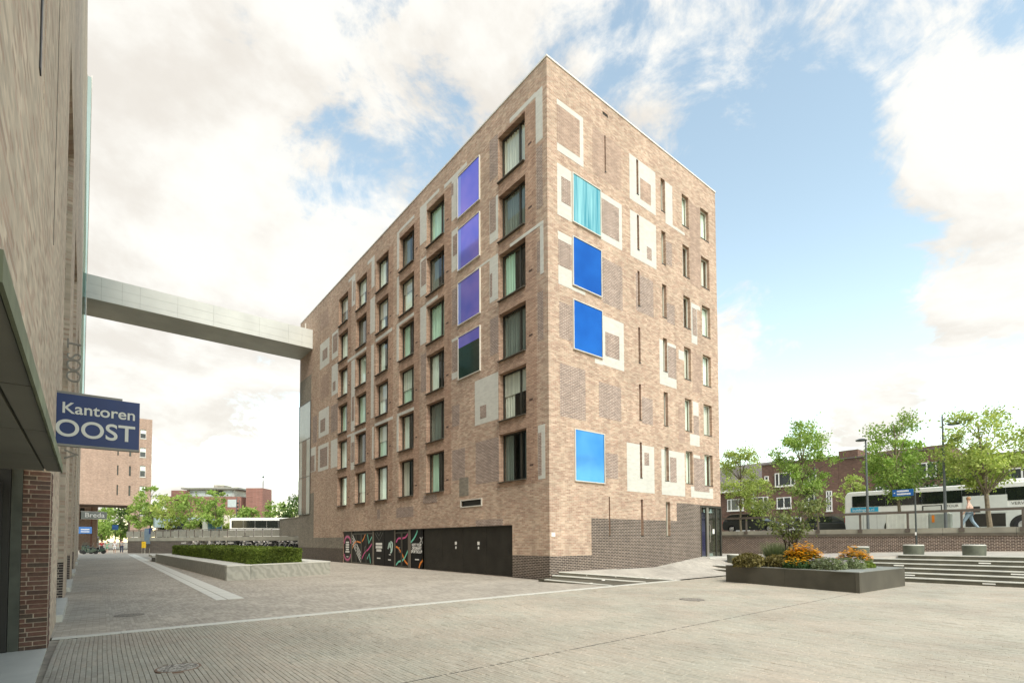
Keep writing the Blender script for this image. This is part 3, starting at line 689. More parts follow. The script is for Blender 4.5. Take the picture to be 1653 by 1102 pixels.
mirror('y', 1.38, 3.14, 14.68, 16.78, TURQ); mirror('y', 1.36, 3.15, 12.02, 14.10, BLUEG); mirror('y', 1.36, 3.17, 9.36, 11.45, BLUEG); mirror('y', 1.39, 3.22, 3.95, 6.10, SKYG)
# windows of the south wall
for (a, b_, z0, z1) in slots:
    if b_-a > .3:
        q = MB(); t = .04 if b_-a > .5 else .03; d = .15
        for (p0, p1, q0, q1) in ((a, b_, z0, z0+t), (a, b_, z1-t, z1), (a, a+t, z0+t, z1-t), (b_-t, b_, z0+t, z1-t)): q.box(p0, d, q0, p1, d+.06, q1)
        fr = q.build('window', ALU, B)
        MB().quad((a+t, d+.03, z0+t), (b_-t, d+.03, z0+t), (b_-t, d+.03, z1-t), (a+t, d+.03, z1-t)).build('pane', GLASS, fr)
        fold(a+t, b_-t-rw.choice((0, 0, .12)), z0+t, z1-t, .02, .12, rw.random()*6, 'y', d+.12).build('curtain', CURT[rw.choice((0, 2, 0))], fr)
        MB().box(a-.0, -.02, z0-.0, b_, d, z0+.03).build('sill', FRAME, fr)
    elif z1 < 20:
        q = MB(); q.box(a, .34, z0, b_, .37, z1); fr = q.build('slot_window', BRONZE if b_-a > .3 else plain('slot_dark', (.06, .04, .03), .5) if 'slot_dark' not in MATS else MATS['slot_dark'], B)
        MB().box(a-.0, -.03, z0-.0, b_, .33, z0+.03).build('sill', FRAME, fr)
    else:
        MB().box(a, .2, z0, b_, .22, z1).build('vent_slot', ROOM, B)
# strip vent with pale frame on the west wall
q = MB(); q.box(-.03, 4.48, 3.13, .05, 6.27, 3.18); q.box(-.03, 4.48, 3.45, .05, 6.27, 3.5); q.box(-.03, 4.48, 3.18, .05, 4.55, 3.45); q.box(-.03, 6.2, 3.18, .05, 6.27, 3.45)
fr = q.build('strip_vent', ALU, B); MB().box(.06, 4.55, 3.18, .08, 6.2, 3.45).build('pane', BLACKM, fr)
# grey service doors with fine horizontal ribs
for k in range(4):
    y0 = 2.30+1.925*k; dk = MB().box(.07, y0+.006, .01, .11, y0+1.919, 2.185).build('service_door', DOORM, B)
    rb = MB()
    for j in range(34): rb.box(.055, y0+.02, .03+.0635*j, .07, y0+1.905, .03+.0635*j+.045)
    tag(rb.build('ribs', DOORM, dk), kind='stuff')
    if k in (1, 2):
        MB().box(.05, y0+.55, 1.35, .055, y0+.72, 1.50).build('notice', WPAINT, dk); MB().box(.05, y0+.58, 1.15, .055, y0+.68, 1.27).build('notice', WPAINT, dk)
    else: MB().box(.03, y0+.3, .95, .055, y0+.34, 1.15).build('handle', BLACKM, dk)
MB().box(-.02, 2.3, 2.18, .17, 21.67, 2.205).build('door_lintel', FRAME, B)
# sports club shopfront: black printed panels and glazed doors
PINK = plain('print_pink', (.62, .07, .26), .4); ORNG = plain('print_orange', (.85, .25, .02), .4); MINT = plain('print_mint', (.16, .62, .46), .4); WPR = plain('print_white', (.75, .75, .72), .4); MAROON = plain('print_maroon', (.10, .004, .03), .4)
def ribbon(par, pts, wd, mt, x=.048):
    """flat printed stroke along (y, z) points"""
    q = MB(); L_ = []
    for i, p in enumerate(pts):
        a = Vector(pts[max(i-1, 0)]); c = Vector(pts[min(i+1, len(pts)-1)]); d = (c-a).normalized(); n_ = Vector((-d.y, d.x))*wd/2; P_ = Vector(p); L_.append((P_+n_, P_-n_))
    for (a, b_), (c, d) in zip(L_, L_[1:]): q.quad((x, a.x, a.y), (x, c.x, c.y), (x, d.x, d.y), (x, b_.x, b_.y))
    q.build('print_stroke', mt, par)
def spl(pts, n=8):
    out = []
    P_ = [Vector(p) for p in pts]; P_ = [P_[0]*2-P_[1]]+P_+[P_[-1]*2-P_[-2]]
    for i in range(1, len(P_)-2):
        for k in range(n):
            t = k/n; a, b_, c, d = P_[i-1:i+3]
            out.append(tuple(.5*((2*b_)+(c-a)*t+(2*a-5*b_+4*c-d)*t*t+(3*b_-a-3*c+d)*t**3)))
    out.append(tuple(P_[-2])); return out
def blk(par, y0, y1, z0, z1, mt=None, x=.046): MB().box(x, y0, z0, x+.003, y1, z1).build('print_block', mt or WPR, par)
def text(s_, size, mt, par, mat4, name='lettering', depth=.002, align='LEFT', bold=0):
    cu = bpy.data.curves.new(name, 'FONT'); cu.body = s_; cu.size = size; cu.extrude = depth; cu.align_x = align; cu.offset = bold
    o = bpy.data.objects.new(name, cu); col.objects.link(o)
    dg = bpy.context.evaluated_depsgraph_get(); me = bpy.data.meshes.new_from_object(o.evaluated_get(dg)); bpy.data.objects.remove(o); bpy.data.curves.remove(cu)
    me.materials.clear(); me.materials.append(mt)
    n_ = bpy.data.objects.new(name, me); col.objects.link(n_); n_.parent = par
    base = par; inv = Matrix()
    chain = []
    while base is not None: chain.append(base); base = base.parent
    M = Matrix()
    for c_ in reversed(chain): M = M @ Matrix.LocRotScale(c_.location, c_.rotation_euler, c_.scale)
    n_.matrix_local = M.inverted() @ mat4
    return n_
def face_m(o, right, up):
    r_ = Vector(right).normalized(); u_ = Vector(up).normalized(); n_ = r_.cross(u_)
    M = Matrix((r_, u_, n_)).transposed().to_4x4(); M.translation = Vector(o); return M
def pnl(y0, y1): return MB().box(.055, y0+.012, .03, .09, y1-.012, 2.15).build('printed_panel', POSTER, B)
def post(y0, y1): MB().box(.02, y0, .0, .12, y1, 2.17).build('door_post', BRONZE, B)
P1 = pnl(20.2, 21.65)
for k, (r_, m_) in enumerate(((.62, MAROON), (.55, PINK))):
    wdt = .26 if m_ is MAROON else .10
    ribbon(P1, [(20.93+.60*math.cos(t), 1.35+.5*math.sin(t)) for t in [math.pi*i/14 for i in range(15)]], wdt, m_, .05-.002*k)
    ribbon(P1, [(20.93+.60*math.cos(t), .62-.42*math.sin(t)) for t in [math.pi*i/14 for i in range(15)]], wdt, m_, .05-.002*k)
for i, (a) in enumerate((.28, .30, .30, .27, .36)): blk(P1, 20.93-a, 20.93+a, 1.38-.165*i, 1.49-.165*i)
blk(P1, 20.75, 21.1, .40, .46)
post(20.08, 20.2)
def gdoor(y0, y1, handle):
    q = MB(); q.box(.03, y0, .0, .09, y0+.07, 2.05); q.box(.03, y1-.07, 0, .09, y1, 2.05); q.box(.03, y0+.07, 1.98, .09, y1-.07, 2.05); q.box(.03, y0+.07, 0, .09, y1-.07, .1)
    d = q.build('club_door', FRAME, B); MB().box(.06, y0+.07, .1, .075, y1-.07, 1.98).build('pane', POSTER, d)
    if handle is not None: MB().tube([(.03, handle, .85), (-.02, handle, .87), (-.02, handle, 1.15), (.03, handle, 1.17)], .012, 6).build('handle', STEEL, d)
    return d
d1 = gdoor(18.45, 20.08, None); d2 = gdoor(16.6, 18.43, 17.7); post(16.44, 16.6)
MB().box(.025, 19.26, .1, .055, 19.33, 1.98).build('mullion', FRAME, d1); MB().box(.025, 17.6, .1, .055, 17.66, 1.98).build('mullion', FRAME, d2)
for k in range(4): ribbon(d1, [(20.0, 1.95-.20*k), (18.55, .72-.20*k)], .075, WPR)
ribbon(d1, spl([(20.05, 1.0), (19.7, 1.35), (19.3, 1.5), (18.5, 1.42)]), .09, ORNG, .044); ribbon(d2, spl([(18.35, 1.5), (18.05, 1.7), (17.8, 2.0)]), .09, ORNG)
ribbon(d2, [(17.45, 1.96), (17.25, 1.38), (16.75, 1.80)], .1, MINT); ribbon(d2, [(17.5, .35), (17.15, .72), (16.95, .10)], .1, MINT)
ribbon(d2, spl([(18.35, .35), (17.9, .75), (17.3, 1.0), (16.75, 1.35)]), .1, PINK)
P3 = pnl(14.9, 16.44); DG = plain('print_dark_grey', (.06, .065, .065), .4)
ribbon(P3, [(16.3, 2.05), (15.65, 1.55), (15.1, 2.05)], .05, DG); ribbon(P3, [(16.0, 2.1), (15.68, 1.85), (15.4, 2.1)], .05, DG)
for i, a in enumerate((.47, .47, .36)): blk(P3, 15.68-a, 15.68+a, 1.27-.20*i, 1.42-.20*i)
blk(P3, 15.45, 15.95, .42, .49)
P4 = pnl(13.48, 14.88)
ribbon(P4, spl([(14.38, 1.05), (14.2, 1.42), (14.1, 1.15), (14.02, 1.5), (13.95, .95)]), .11, plain('print_pale_mint', (.55, .75, .68), .4)); ribbon(P4, spl([(13.98, 1.5), (13.78, 1.35), (13.85, .95), (14.05, .82)]), .12, MATS['print_pale_mint'])
blk(P4, 14.0, 14.25, .68, .74); blk(P4, 13.98, 14.35, .36, .43)
post(13.40, 13.48); d3 = gdoor(12.57, 13.40, 12.75); d4 = gdoor(11.72, 12.55, None); post(11.48, 11.72)
ribbon(d3, spl([(13.3, 1.45), (13.0, 1.68), (12.6, 1.68)]), .1, PINK); ribbon(d4, spl([(12.5, 1.68), (12.1, 1.75), (11.8, 1.95)]), .1, PINK)
ribbon(d3, spl([(13.32, 1.2), (13.0, 1.12), (12.65, .88)]), .11, ORNG); ribbon(d4, spl([(12.5, .78), (12.2, .42), (11.8, .2)]), .11, ORNG)
ribbon(d3, spl([(13.3, .08), (13.0, .3), (12.6, .38)]), .1, MINT, .044); ribbon(d4, spl([(12.5, .38), (12.15, .6), (11.8, .98)]), .1, MINT, .044)
P5 = pnl(10.02, 11.48)
ribbon(P5, spl([(11.45, 1.45), (11.05, 1.7), (10.75, 2.0), (10.7, 2.13)]), .1, MINT); ribbon(P5, spl([(10.5, .05), (10.35, .3), (10.06, .5)]), .11, ORNG)
ribbon(P5, [(10.4, 1.75), (10.1, 1.4)], .05, WPR); ribbon(P5, [(10.12, 1.75), (10.42, 1.4)], .05, WPR)
for i, s_ in enumerate(('NOT YOUR', 'ORDINARY', 'SPORTSCLUB')):
    text(s_, .215, WPR, P5, face_m((.05, 10.78, 1.24-.185*i), (0, -1, 0), (0, 0, 1)), 'print_text', align='CENTER', bold=.008)
blk(P5, 10.5, 10.95, .48, .54)
MB().box(.1, 10.0, .0, .14, 21.67, 2.18).build('shopfront_backing', POSTER, B)
# small plate at the corner
MB().box(.08, -.02, 1.70, .28, .0, 1.86).build('wall_plate', WPAINT, B)
# glass bay at the north end
q = MB(); y0, y1, z0, z1 = bays[0]
for yy in (y0, y1-.06): q.box(-.06, yy, z0, .0, yy+.06, z1)
for zz_ in (z0, z0+3.2, z0+6.4, z1-.06): q.box(-.055, y0+.06, zz_, .0, y1-.06, zz_+.05)
bay = q.build('glass_bay', FRAME, B); 
BAYP = plain('bay_painted_sky', (.36, .47, .44), .12, var=.2, scale=.5, spec=.8); BAYD = plain('bay_painted_dark', (.04, .065, .055), .1, var=.2, spec=.8)  # sky reflection and the dark band in it painted into opaque panes
for k in range(3):
    for a, b_, mt in ((y0+.06, y0+1.0, BAYP), (y0+1.0, y0+2.25, BAYD if k < 2 else BAYP), (y0+2.25, y1-.06, BAYP)): MB().box(-.04, a+.004, z0+.05+3.2*k, -.02, b_-.004, z0+3.2*(k+1)).build('pane', mt, bay)
# glass entrance at the south-east corner
q = MB(); x0, x1, z0, z1 = 10.77, WX, .60, 3.33
q.box(x0, -.03, z1-.09, x1+.03, .05, z1); q.box(x0, -.03, z0, x0+.07, .05, z1-.09); q.box(x1-.05, -.03, z0, x1+.03, .05, z1-.09); q.box(x0+.07, -.03, z0, x1-.05, .05, z0+.05)
q.box(x1-.05, .05, z1-.09, x1+.03, 2.2, z1); q.box(x1-.05, 2.12, z0, x1+.03, 2.2, z1-.09); q.box(11.28, -.02, z0+.05, 11.36, .04, z1-.09); q.box(12.28, -.02, z0+.05, 12.36, .04, z1-.09)
en = q.build('glass_entrance', FRAME, B)
for a, b_ in ((x0+.07, 11.28), (11.55, 12.28), (12.36, x1-.05)): MB().quad((a, .01, z0+.05), (b_, .01, z0+.05), (b_, .01, z1-.09), (a, .01, z1-.09)).build('pane', GLASSB, en)
MB().box(11.36, -.02, z0+.05, 11.55, .03, z1-.09).build('steel_jamb', STEEL, en)
MB().quad((x1, .05, z0+.05), (x1, 2.12, z0+.05), (x1, 2.12, z1-.09), (x1, .05, z1-.09)).build('pane', GLASSB, en)
MB().box(x0, .9, z0, x0+.8, .95, z1).build('inner_screen', plain('inner_purple', (.05, .04, .12), .4), en); MB().box(11.9, .6, z0, 12.3, .64, z1-.3).build('inner_screen', MATS['inner_purple'], en)
MB().tube([(11.62, -.01, 1.4), (11.62, -.06, 1.45), (11.62, -.06, 2.3), (11.62, -.01, 2.35)], .015, 6).build('door_pull', STEEL, en)
MB().box(11.95, -.006, 1.85, 12.13, .004, 2.1).build('door_notice', WPAINT, en)
MB().box(x0, -.5, .38, x1+.4, .6, .62).build('threshold', GRAN, B)

# low grey wing carried over the cycle passage
G_ = thing('low_wing', 'low grey brick wing running from the glass bay over the passage', 'building', (1, 36, 2))
MB().box(.0, 32.32, 2.0, 5, 38.5, 3.6).build('wall', GREYB, G_); MB().box(.3, 32.33, -.1, 1.0, 33.2, 2.0).build('support', DARKB2, G_); MB().box(-.03, 32.32, 3.6, 5.03, 38.53, 3.68).build('coping', KERB, G_)

# footbridge
FB = thing('footbridge', 'pale panelled footbridge spanning high between the two brick buildings', 'bridge', (-7, 30.5, 17.6))
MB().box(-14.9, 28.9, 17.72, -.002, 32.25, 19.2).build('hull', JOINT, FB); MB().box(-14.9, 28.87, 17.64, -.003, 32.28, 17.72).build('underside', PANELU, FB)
MB().box(-14.9, 28.85, 19.2, -.003, 32.3, 19.25).build('roof', PANEL, FB)
xs = [-14.85, -13.82, -12.71, -11.72, -9.53, -7.27, -4.13, -1.95, -.88, -.01]; zs = [17.66, 17.95, 18.58, 19.22]
zs = [17.65, 18.02, 18.62, 19.2]
for i in range(len(xs)-1):
    for j in range(3): MB().box(xs[i]+.004, 28.845, zs[j]+.004, xs[i+1]-.004, 28.9, zs[j+1]-.004).build('panel', PANEL, FB)
q = MB(); q.box(-.62, 28.98, 19.25, -.05, 29.02, 20.05); q.box(-.05, 28.9, 19.2, .0, 30.5, 20.0)
MB().tube([(-.5, 29.2, 19.25), (-.5, 29.2, 19.8)], .05).build('roof_vent', ALU, FB)
# ================================================================== the building on the left, seen along its wall
TH = R(1.2)
LB = thing('office_building', 'long old brick office building with canopy seen along its wall', 'building', (-14.1, -4.1, 0), TH)
def lb(mb, name, mt, par=None, **k): return mb.build(name, mt, par or LB, world=False, **k)
recs = [(3.2, 7.35, 0.0, 11.8), (11.0, 15.75, 0.0, 11.8), (20.5, 25.0, .0, 11.8), (33, 37, 0, 11.8), (43, 47, 0, 11.8)]
HL = 31.0
q = MB()
# wall above the canopy and beyond the entrance
us = [-30, 0]; 
def lwall(y0, y1, z0, z1, x=0.0): q.quad((x, y0, z0), (x, y1, z0), (x, y1, z1), (x, y0, z1))
HN = 14.8  # unseen near end cut short and lowered to keep its shade off paving
lwall(-12, -1.55, 2.5, 5.7); lwall(-12, -3.5, 5.7, 8.6); lwall(-3.4, -1.55, 5.7, 8.6); lwall(-12, -1.55, 8.6, HN)
lwall(-1.55, 0, 2.66, HN); y = 0.0
for (a, b_, c, d) in recs:
    lwall(y, a, 0, HN if y == 0 else HL); lwall(a, b_, d, HL); y = b_
lwall(y, 52, 0, HL)
for (a, b_, c, d) in recs:
    q.quad((0, a, c), (0, a, d), (-.42, a, d), (-.42, a, c)); q.quad((0, b_, c), (-.42, b_, c), (-.42, b_, d), (0, b_, d)); q.quad((0, a, d), (0, b_, d), (-.42, b_, d), (-.42, a, d))
q.quad((-.3, 0, 0), (0, 0, 0), (0, 0, 2.66), (-.3, 0, 2.66)); q.quad((-8, 52, 0), (0, 52, 0), (0, 52, HL), (-8, 52, HL)); q.quad((0, 3.2, HL), (0, 52, HL), (-8, 52, HL), (-8, 3.2, HL)); q.quad((0, -12, HN), (0, 3.2, HN), (-8, 3.2, HN), (-8, -12, HN)); q.quad((0, 3.2, HN), (0, 3.2, HL), (-8, 3.2, HL), (-8, 3.2, HN)); q.quad((-8, -12, 2.5), (0, -12, 2.5), (0, -12, HN), (-8, -12, HN))
q.quad((0, -3.5, 5.7), (0, -3.4, 5.7), (-.2, -3.4, 5.7), (-.2, -3.5, 5.7)); q.quad((0, -3.4, 5.7), (0, -3.4, 8.6), (-.2, -3.4, 8.6), (-.2, -3.4, 5.7)); q.quad((-.2, -3.5, 5.7), (-.2, -3.4, 5.7), (-.2, -3.4, 8.6), (-.2, -3.5, 8.6))
lb(q, 'wall', OLDB)
for (a, b_, c, d) in recs:
    lb(MB().box(-.45, a, 0, -.40, b_, d), 'bay_glazing', DKGL); lb(MB().box(-.40, a, .0, .10, b_, .14), 'bay_sill', GRAN)
    fr = MB()
    for k in range(4): fr.box(-.40, a+(b_-a)*k/4, .14, -.36, a+(b_-a)*k/4+.06, d)
    lb(fr, 'bay_frame', FRAME)
# dark brick foot on the far piers
for (a, b_, c, d) in recs[:3]: lb(MB().box(-.41, b_-.008, .14, -.004, b_, 1.05), 'pier_foot', DARKB)
# downpipe, slot and joint on the near wall
lb(MB().box(-.05, -4.1, 5.9, .012, -3.98, 14), 'wall_slot', BLACKM)
lb(MB().box(-.05, -1.15, 5.6, .006, -1.13, 12), 'movement_joint', JOINT)
# corner pier, its bricks laid one by one
pier = lb(MB().box(-.285, .006, 0, -.012, .3, 2.66), 'corner_pier', MORTAR)
br = {}
def bm(w_, d_): 
    k = (round(w_, 3), round(d_, 3))
    if k not in br: br[k] = MB().box(0, 0, 0, w_, d_, .057).mesh('brick', SBRICK)
    return br[k]
rb_ = random.Random(21)
for c in range(39):
    z = .008+.0675*c; xs_ = [(-.30, .145), (-.148, .15)] if c % 2 else [(-.30, .06), (-.233, .235)]
    if c % 3 == 0 and c % 2: xs_ = [(-.30, .085), (-.208, .21)]
    for (x, w_) in xs_: o = put('brick', bm(w_-.006, .10), pier, (x+rb_.gauss(0, .001), -.006+rb_.gauss(0, .0015), z))
    if c % 2 == 0: 
        for k in range(2): put('brick', bm(.10, .20), pier, (-.094+rb_.gauss(0, .001), .098+.21*k, z))
    else:
        put('brick', bm(.10, .10), pier, (-.094, .098, z)); put('brick', bm(.10, .20), pier, (-.094+rb_.gauss(0, .001), .208, z))
# entrance: stone jamb, black door leaf, doorstep
lb(MB().box(-.42, -.03, 0, -.303, .25, 2.66), 'door_jamb', plain('mossy_jamb', (.085, .09, .07), .7, var=.3, scale=4))
lb(MB().box(-.9, -.06, 0, -.425, .2, 2.66), 'door_frame', BLACKM)
ed = lb(MB().box(-.58, -4.5, .05, -.54, -.07, 2.45), 'entrance_door', DKGL); lb(MB().box(-.53, -.55, 1.0, -.505, -.52, 1.6), 'door_pull', STEEL); lb(MB().box(-.54, -.34, 1.15, -.515, -.29, 1.30), 'door_switch', STEEL)
q = MB()
for k in range(5): q.box(-.54, -.2-1.0*k, .05, -.50, -.14-1.0*k, 2.45)
lb(q, 'door_stile', BLACKM); lb(MB().quad((-.59, -9, 0), (-.59, 0, 0), (-.59, 0, 2.5), (-.59, -9, 2.5)), 'entrance_back', ROOM)
ds = lb(MB().box(-.6, -9, -.1, .0, -.03, .018), 'doorstep', GRAN)
# canopy over the entrance
cn = lb(MB().box(-1.2, -7.9, 2.50, .155, -1.75, 2.555), 'canopy', plain('canopy_top', (.10, .10, .075), .7, var=.3))
lb(MB().box(.157, -7.92, 2.455, .172, -1.73, 2.565), 'fascia', plain('mossy_fascia', (.20, .225, .14), .7, var=.3, scale=3)); lb(MB().box(-1.2, -7.93, 2.455, .157, -7.905, 2.565), 'end_fascia', MATS['canopy_top'])
for k in range(4):
    y0 = -7.9+1.54*k; lb(MB().box(.02, y0+.008, 2.47, .15, y0+1.53, 2.499), 'soffit_panel', SOFFIT); lb(MB().box(-1.2, y0+.008, 2.47, .0, y0+1.53, 2.499), 'soffit_panel', SOFFIT)
# glass bay high up beside the footbridge
q = MB(); q.box(0, 30.6, 9.2, .24, 30.64, HL-.1); q.box(.2, 30.64, 9.2, .24, 33.6, HL-.1); lb(q, 'glass_bay', GLASSB); q = MB(); q.box(-.01, 30.55, 9.1, .03, 30.6, HL); q.box(.215, 30.56, 9.1, .25, 30.6, HL); lb(q, 'bay_edge', ALU)
# vertical metal letters on the pier face
MT = plain('letter_metal', (.22, .20, .17), .35, metal=.5)
for i, ch in enumerate('OOST'):
    text(ch, .42, MT, LB, face_m((-14.0, 3.02, 5.72+.30*i), (0, 0, 1), (-1, 0, 0)), 'wall_letter', depth=.03)
for i, ch in enumerate('VA'):
    text(ch, .42, MT, LB, face_m((-14.0, 3.02, 3.72+.30*i), (0, 0, 1), (-1, 0, 0)), 'wall_letter', depth=.03)
# projecting signs
def proj_sign(name, label, x0, x1, y, z0, z1, mt, lines, edge):
    t = thing(name, label, 'sign', ((x0+x1)/2, y, z0))
    MB().box(x0, y-.04, z0, x1, y+.04, z1).build('sign_box', mt, t); MB().box(x0, y-.06, z0-.035, x1+.005, y+.06, z0-.002).build('sign_edge', edge, t)
    MB().box(x0-.05, y-.03, z1+.002, x1-.25 if x1-x0 > 1 else x1, y+.03, z1+.04).build('bracket', edge, t)
    for s_, size, x, z, al in lines: text(s_, size, LETTER if size < .6 else WPAINT, t, face_m((x, y-.044, z), (1, 0, 0), (0, 0, 1)), 'sign_text', depth=.003, align=al, bold=.0025*size/.2)
    return t
proj_sign('projecting_sign', 'blue projecting sign reading Kantoren OOST beside the canopy', -14.22, -13.0, -3.0, 3.235, 4.085, SIGNB,
          [('Kantoren', .262, -13.055, 3.76, 'RIGHT'), ('OOST', .40, -13.06, 3.37, 'RIGHT')], plain('sign_edge_grey', (.22, .22, .2), .5))
t = proj_sign('station_sign', 'grey sign reading Breda on the far part of the wall', -15.3, -13.1, 58, 4.05, 4.82, plain('sign_grey', (.20, .215, .20), .5), [('Breda', .72, -15.0, 4.22, 'LEFT')], ALU)

# ================================================================== planters
PLG = plain('planter_left_side', (.13, .13, .105), .7, var=.2, scale=1.5)
pts = [(-9.61, 8.46), (-5.09, 9.67), (-5.6, 30.0), (-10.3, 32.0)]
PLT = thing('hedge_planter', 'long streaked stone planter carrying the clipped hedge', 'planter', (-7.5, 18, 0))
def wedge_wall(name, a, b_, th, z1, mt, par, z0=-.02):
    A, Bv = Vector(a), Vector(b_); d = (Bv-A).normalized(); n_ = Vector((-d.y, d.x))*th
    return MB().prism([A, Bv, Bv+n_, A+n_], z0, z1).build(name, mt, par)
c_ = [Vector(p) for p in pts]
for i, mt in ((0, STREAK), (1, STREAK), (2, STREAK), (3, STREAK)):
    wedge_wall('side_slab', c_[i], c_[(i+1) % 4], .85 if i == 3 else .5 if i == 1 else .16, .56+.003*i, mt, PLT)
q = MB()
inn = [(-9.6, 8.45), (-5.08, 9.66), (-5.59, 30.01), (-10.31, 32.02)]
for i in range(4):
    A, Bv = Vector(inn[i]), Vector(inn[(i+1) % 4]); d = (Bv-A).normalized(); n_ = Vector((-d.y, d.x))*(.9 if i == 3 else 1.0 if i == 1 else .18)
    MB().prism([A, Bv, Bv+n_, A+n_], .564+.002*i, .61+.002*i).build('rim_slab', GRAN, PLT)
MB().prism([(-9.3, 8.8), (-5.4, 9.9), (-5.9, 29.6), (-10, 31.5)], -.01, .555).build('soil', SOIL, PLT)
BEN = thing('stone_bench', 'low stone bench end beyond the hedge planter', 'bench', (-10.2, 34.2, 0))
MB().box(-10.5, 32.6, .34, -9.0, 36.6, .5).build('seat', GRAN, BEN); MB().box(-10.3, 32.8, -.02, -9.2, 36.4, .34).build('base', RISER, BEN)

def leaf_quads(q, P_, size, rr, flat=.0):
    a = Vector((rr.gauss(0, 1), rr.gauss(0, 1), rr.gauss(0, 1)*(1-flat))).normalized(); b_ = a.orthogonal().normalized(); b_.rotate(Matrix.Rotation(rr.random()*6.28, 3, a)); c = a.cross(b_)
    s_ = size*rr.uniform(.6, 1.3); P_ = Vector(P_); b_ = b_*s_; c = c*s_*.55
    q.quad(P_-b_, P_+c, P_+b_, P_-c)
# hedge
HG = thing('hedge', 'clipped green box hedge growing in the long stone planter', 'hedge', (-7.5, 18, .5))
hp = [(-8.75, 8.87), (-6.45, 9.47), (-6.75, 29.0), (-9.45, 30.5)]
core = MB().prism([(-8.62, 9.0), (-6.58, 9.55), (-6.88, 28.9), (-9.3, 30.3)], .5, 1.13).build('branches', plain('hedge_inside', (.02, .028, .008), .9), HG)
rr = random.Random(2); q = MB()
def hz(x, y): return 1.22+.03*math.sin(x*3.1+y*1.3)+.02*math.sin(y*4.7)
def inside_edge(i, t, dep):
    A, Bv = Vector(hp[i]), Vector(hp[(i+1) % 4]); d = (Bv-A).normalized(); n_ = Vector((-d.y, d.x)); return A+(Bv-A)*t+n_*dep
for i, n in ((0, 9000), (3, 15000), (1, 5000)):
    for _ in range(n):
        t = rr.random() if i == 0 else (rr.random()**2.0 if i == 1 else 1-rr.random()**2.2)
        p = inside_edge(i, t, rr.random()**1.5*.16+rr.gauss(0, .015)); z = rr.uniform(.58, 1.24)
        leaf_quads(q, (p.x, p.y, z), .034 if i != 3 or t > .5 else .055, rr)
for _ in range(26000):
    s_, t = rr.random(), rr.random()**2
    a = Vector(hp[0]).lerp(Vector(hp[1]), s_); b_ = Vector(hp[3]).lerp(Vector(hp[2]), s_); p = a.lerp(b_, t)
    leaf_quads(q, (p.x, p.y, hz(p.x, p.y)+rr.gauss(-.02, .03)), .036+.03*t, rr)
q.build('leaves', LEAFH, HG)

# flower planter
fp = [(4.6, -4.64), (3.59, -9.23), (7.32, -9.42), (8.3, -4.85)]
FP = thing('flower_planter', 'dark stone planter box full of yellow flowers and shrubs', 'planter', (6, -7, 0))
GR2 = plain('planter_right_side', (.055, .058, .052), .35, var=.2, scale=2)
for i, nm in ((0, 2), (1, 1), (2, 2), (3, 1)):
    A, Bv = Vector(fp[i]), Vector(fp[(i+1) % 4])
    for k in range(nm):
        a, b_ = A.lerp(Bv, k/nm), A.lerp(Bv, (k+1)/nm); d = (b_-a).normalized()
        n_ = Vector((-d.y, d.x))*.1
        MB().prism([a+d*.003, b_-d*.003, b_-d*.003+n_, a+d*.003+n_], -.02, .585).build('side_slab', GRAND, FP)
    d = (Bv-A).normalized(); n_ = Vector((-d.y, d.x))*(.75 if i == 1 else .22)
    MB().prism([A, Bv, Bv+n_, A+n_], .588+.0015*i, .61+.0015*i).build('rim_slab', plain('planter_rim_%d' % i, (.24, .25, .225), .4, var=.15), FP)
MB().prism([(4.75, -4.85), (3.85, -9.0), (7.1, -9.2), (8.0, -5.0)], -.01, .58).build('soil', SOIL, FP)
def plant(name, label, cat, x, y, h, r_, n, mt, size, seed, heads=None, headm=None, stems=14, grass=False, group=None):
    t = thing(name, label, cat, (x, y, .58), group=group); rr = random.Random(seed)
    q = MB(); s_ = MB(); hd = MB()
    for _ in range(stems):
        a = rr.random()*6.28; d = r_*math.sqrt(rr.random())*.8
        tip = (d*math.cos(a)*1.2, d*math.sin(a)*1.2, h*rr.uniform(.6, 1)); s_.tube([(d*.5*math.cos(a), d*.5*math.sin(a), -.02), tip], [.008, .004], 4)
    s_.build('stems', DSTEM, t, world=False)
    for _ in range(n):
        a = rr.random()*6.28; d = r_*math.sqrt(rr.random()); z = h*(rr.random()**.7)*(1-.45*(d/r_)**2)
        if grass:
            tip = Vector((d*math.cos(a)*1.3, d*math.sin(a)*1.3, h*rr.uniform(.5, 1.05))); b0 = Vector((d*.5*math.cos(a), d*.5*math.sin(a), 0)); sd_ = Vector((-math.sin(a), math.cos(a), 0))*.006
            q.quad(b0-sd_, b0+sd_, tip+sd_*.3, tip-sd_*.3)
        else: leaf_quads(q, (d*math.cos(a), d*math.sin(a), z), size, rr, .2)
    q.build('foliage', mt, t, world=False)
    if heads:
        for _ in range(heads):
            a = rr.random()*6.28; d = r_*math.sqrt(rr.random()); z = h*(1-.5*(d/r_)**2)*(rr.uniform(.8, 1.12) if rr.random() < .8 else rr.uniform(1.1, 1.45))+.02
            c = Vector((d*math.cos(a), d*math.sin(a), z))
            for k in range(8):
                b_ = 6.28*k/8+rr.random()*.3; e_ = Vector((math.cos(b_), math.sin(b_), rr.uniform(-.3, .4)))*rr.uniform(.045, .065); f_ = Vector((-math.sin(b_), math.cos(b_), 0))*.018
                hd.quad(c, c+e_*.6-f_, c+e_, c+e_*.6+f_)
        hd.build('flower_heads', headm, t, world=False)
    return t
plant('shrub', 'brownish olive leafy perennial at the planter end by the entrance', 'plant', 4.55, -5.55, .50, .55, 2600, LEAFO, .05, 1)
plant('shrub', 'olive leafy perennial between brown plant and yellow flowers', 'plant', 5.0, -6.35, .45, .50, 2000, LEAFO, .05, 2)
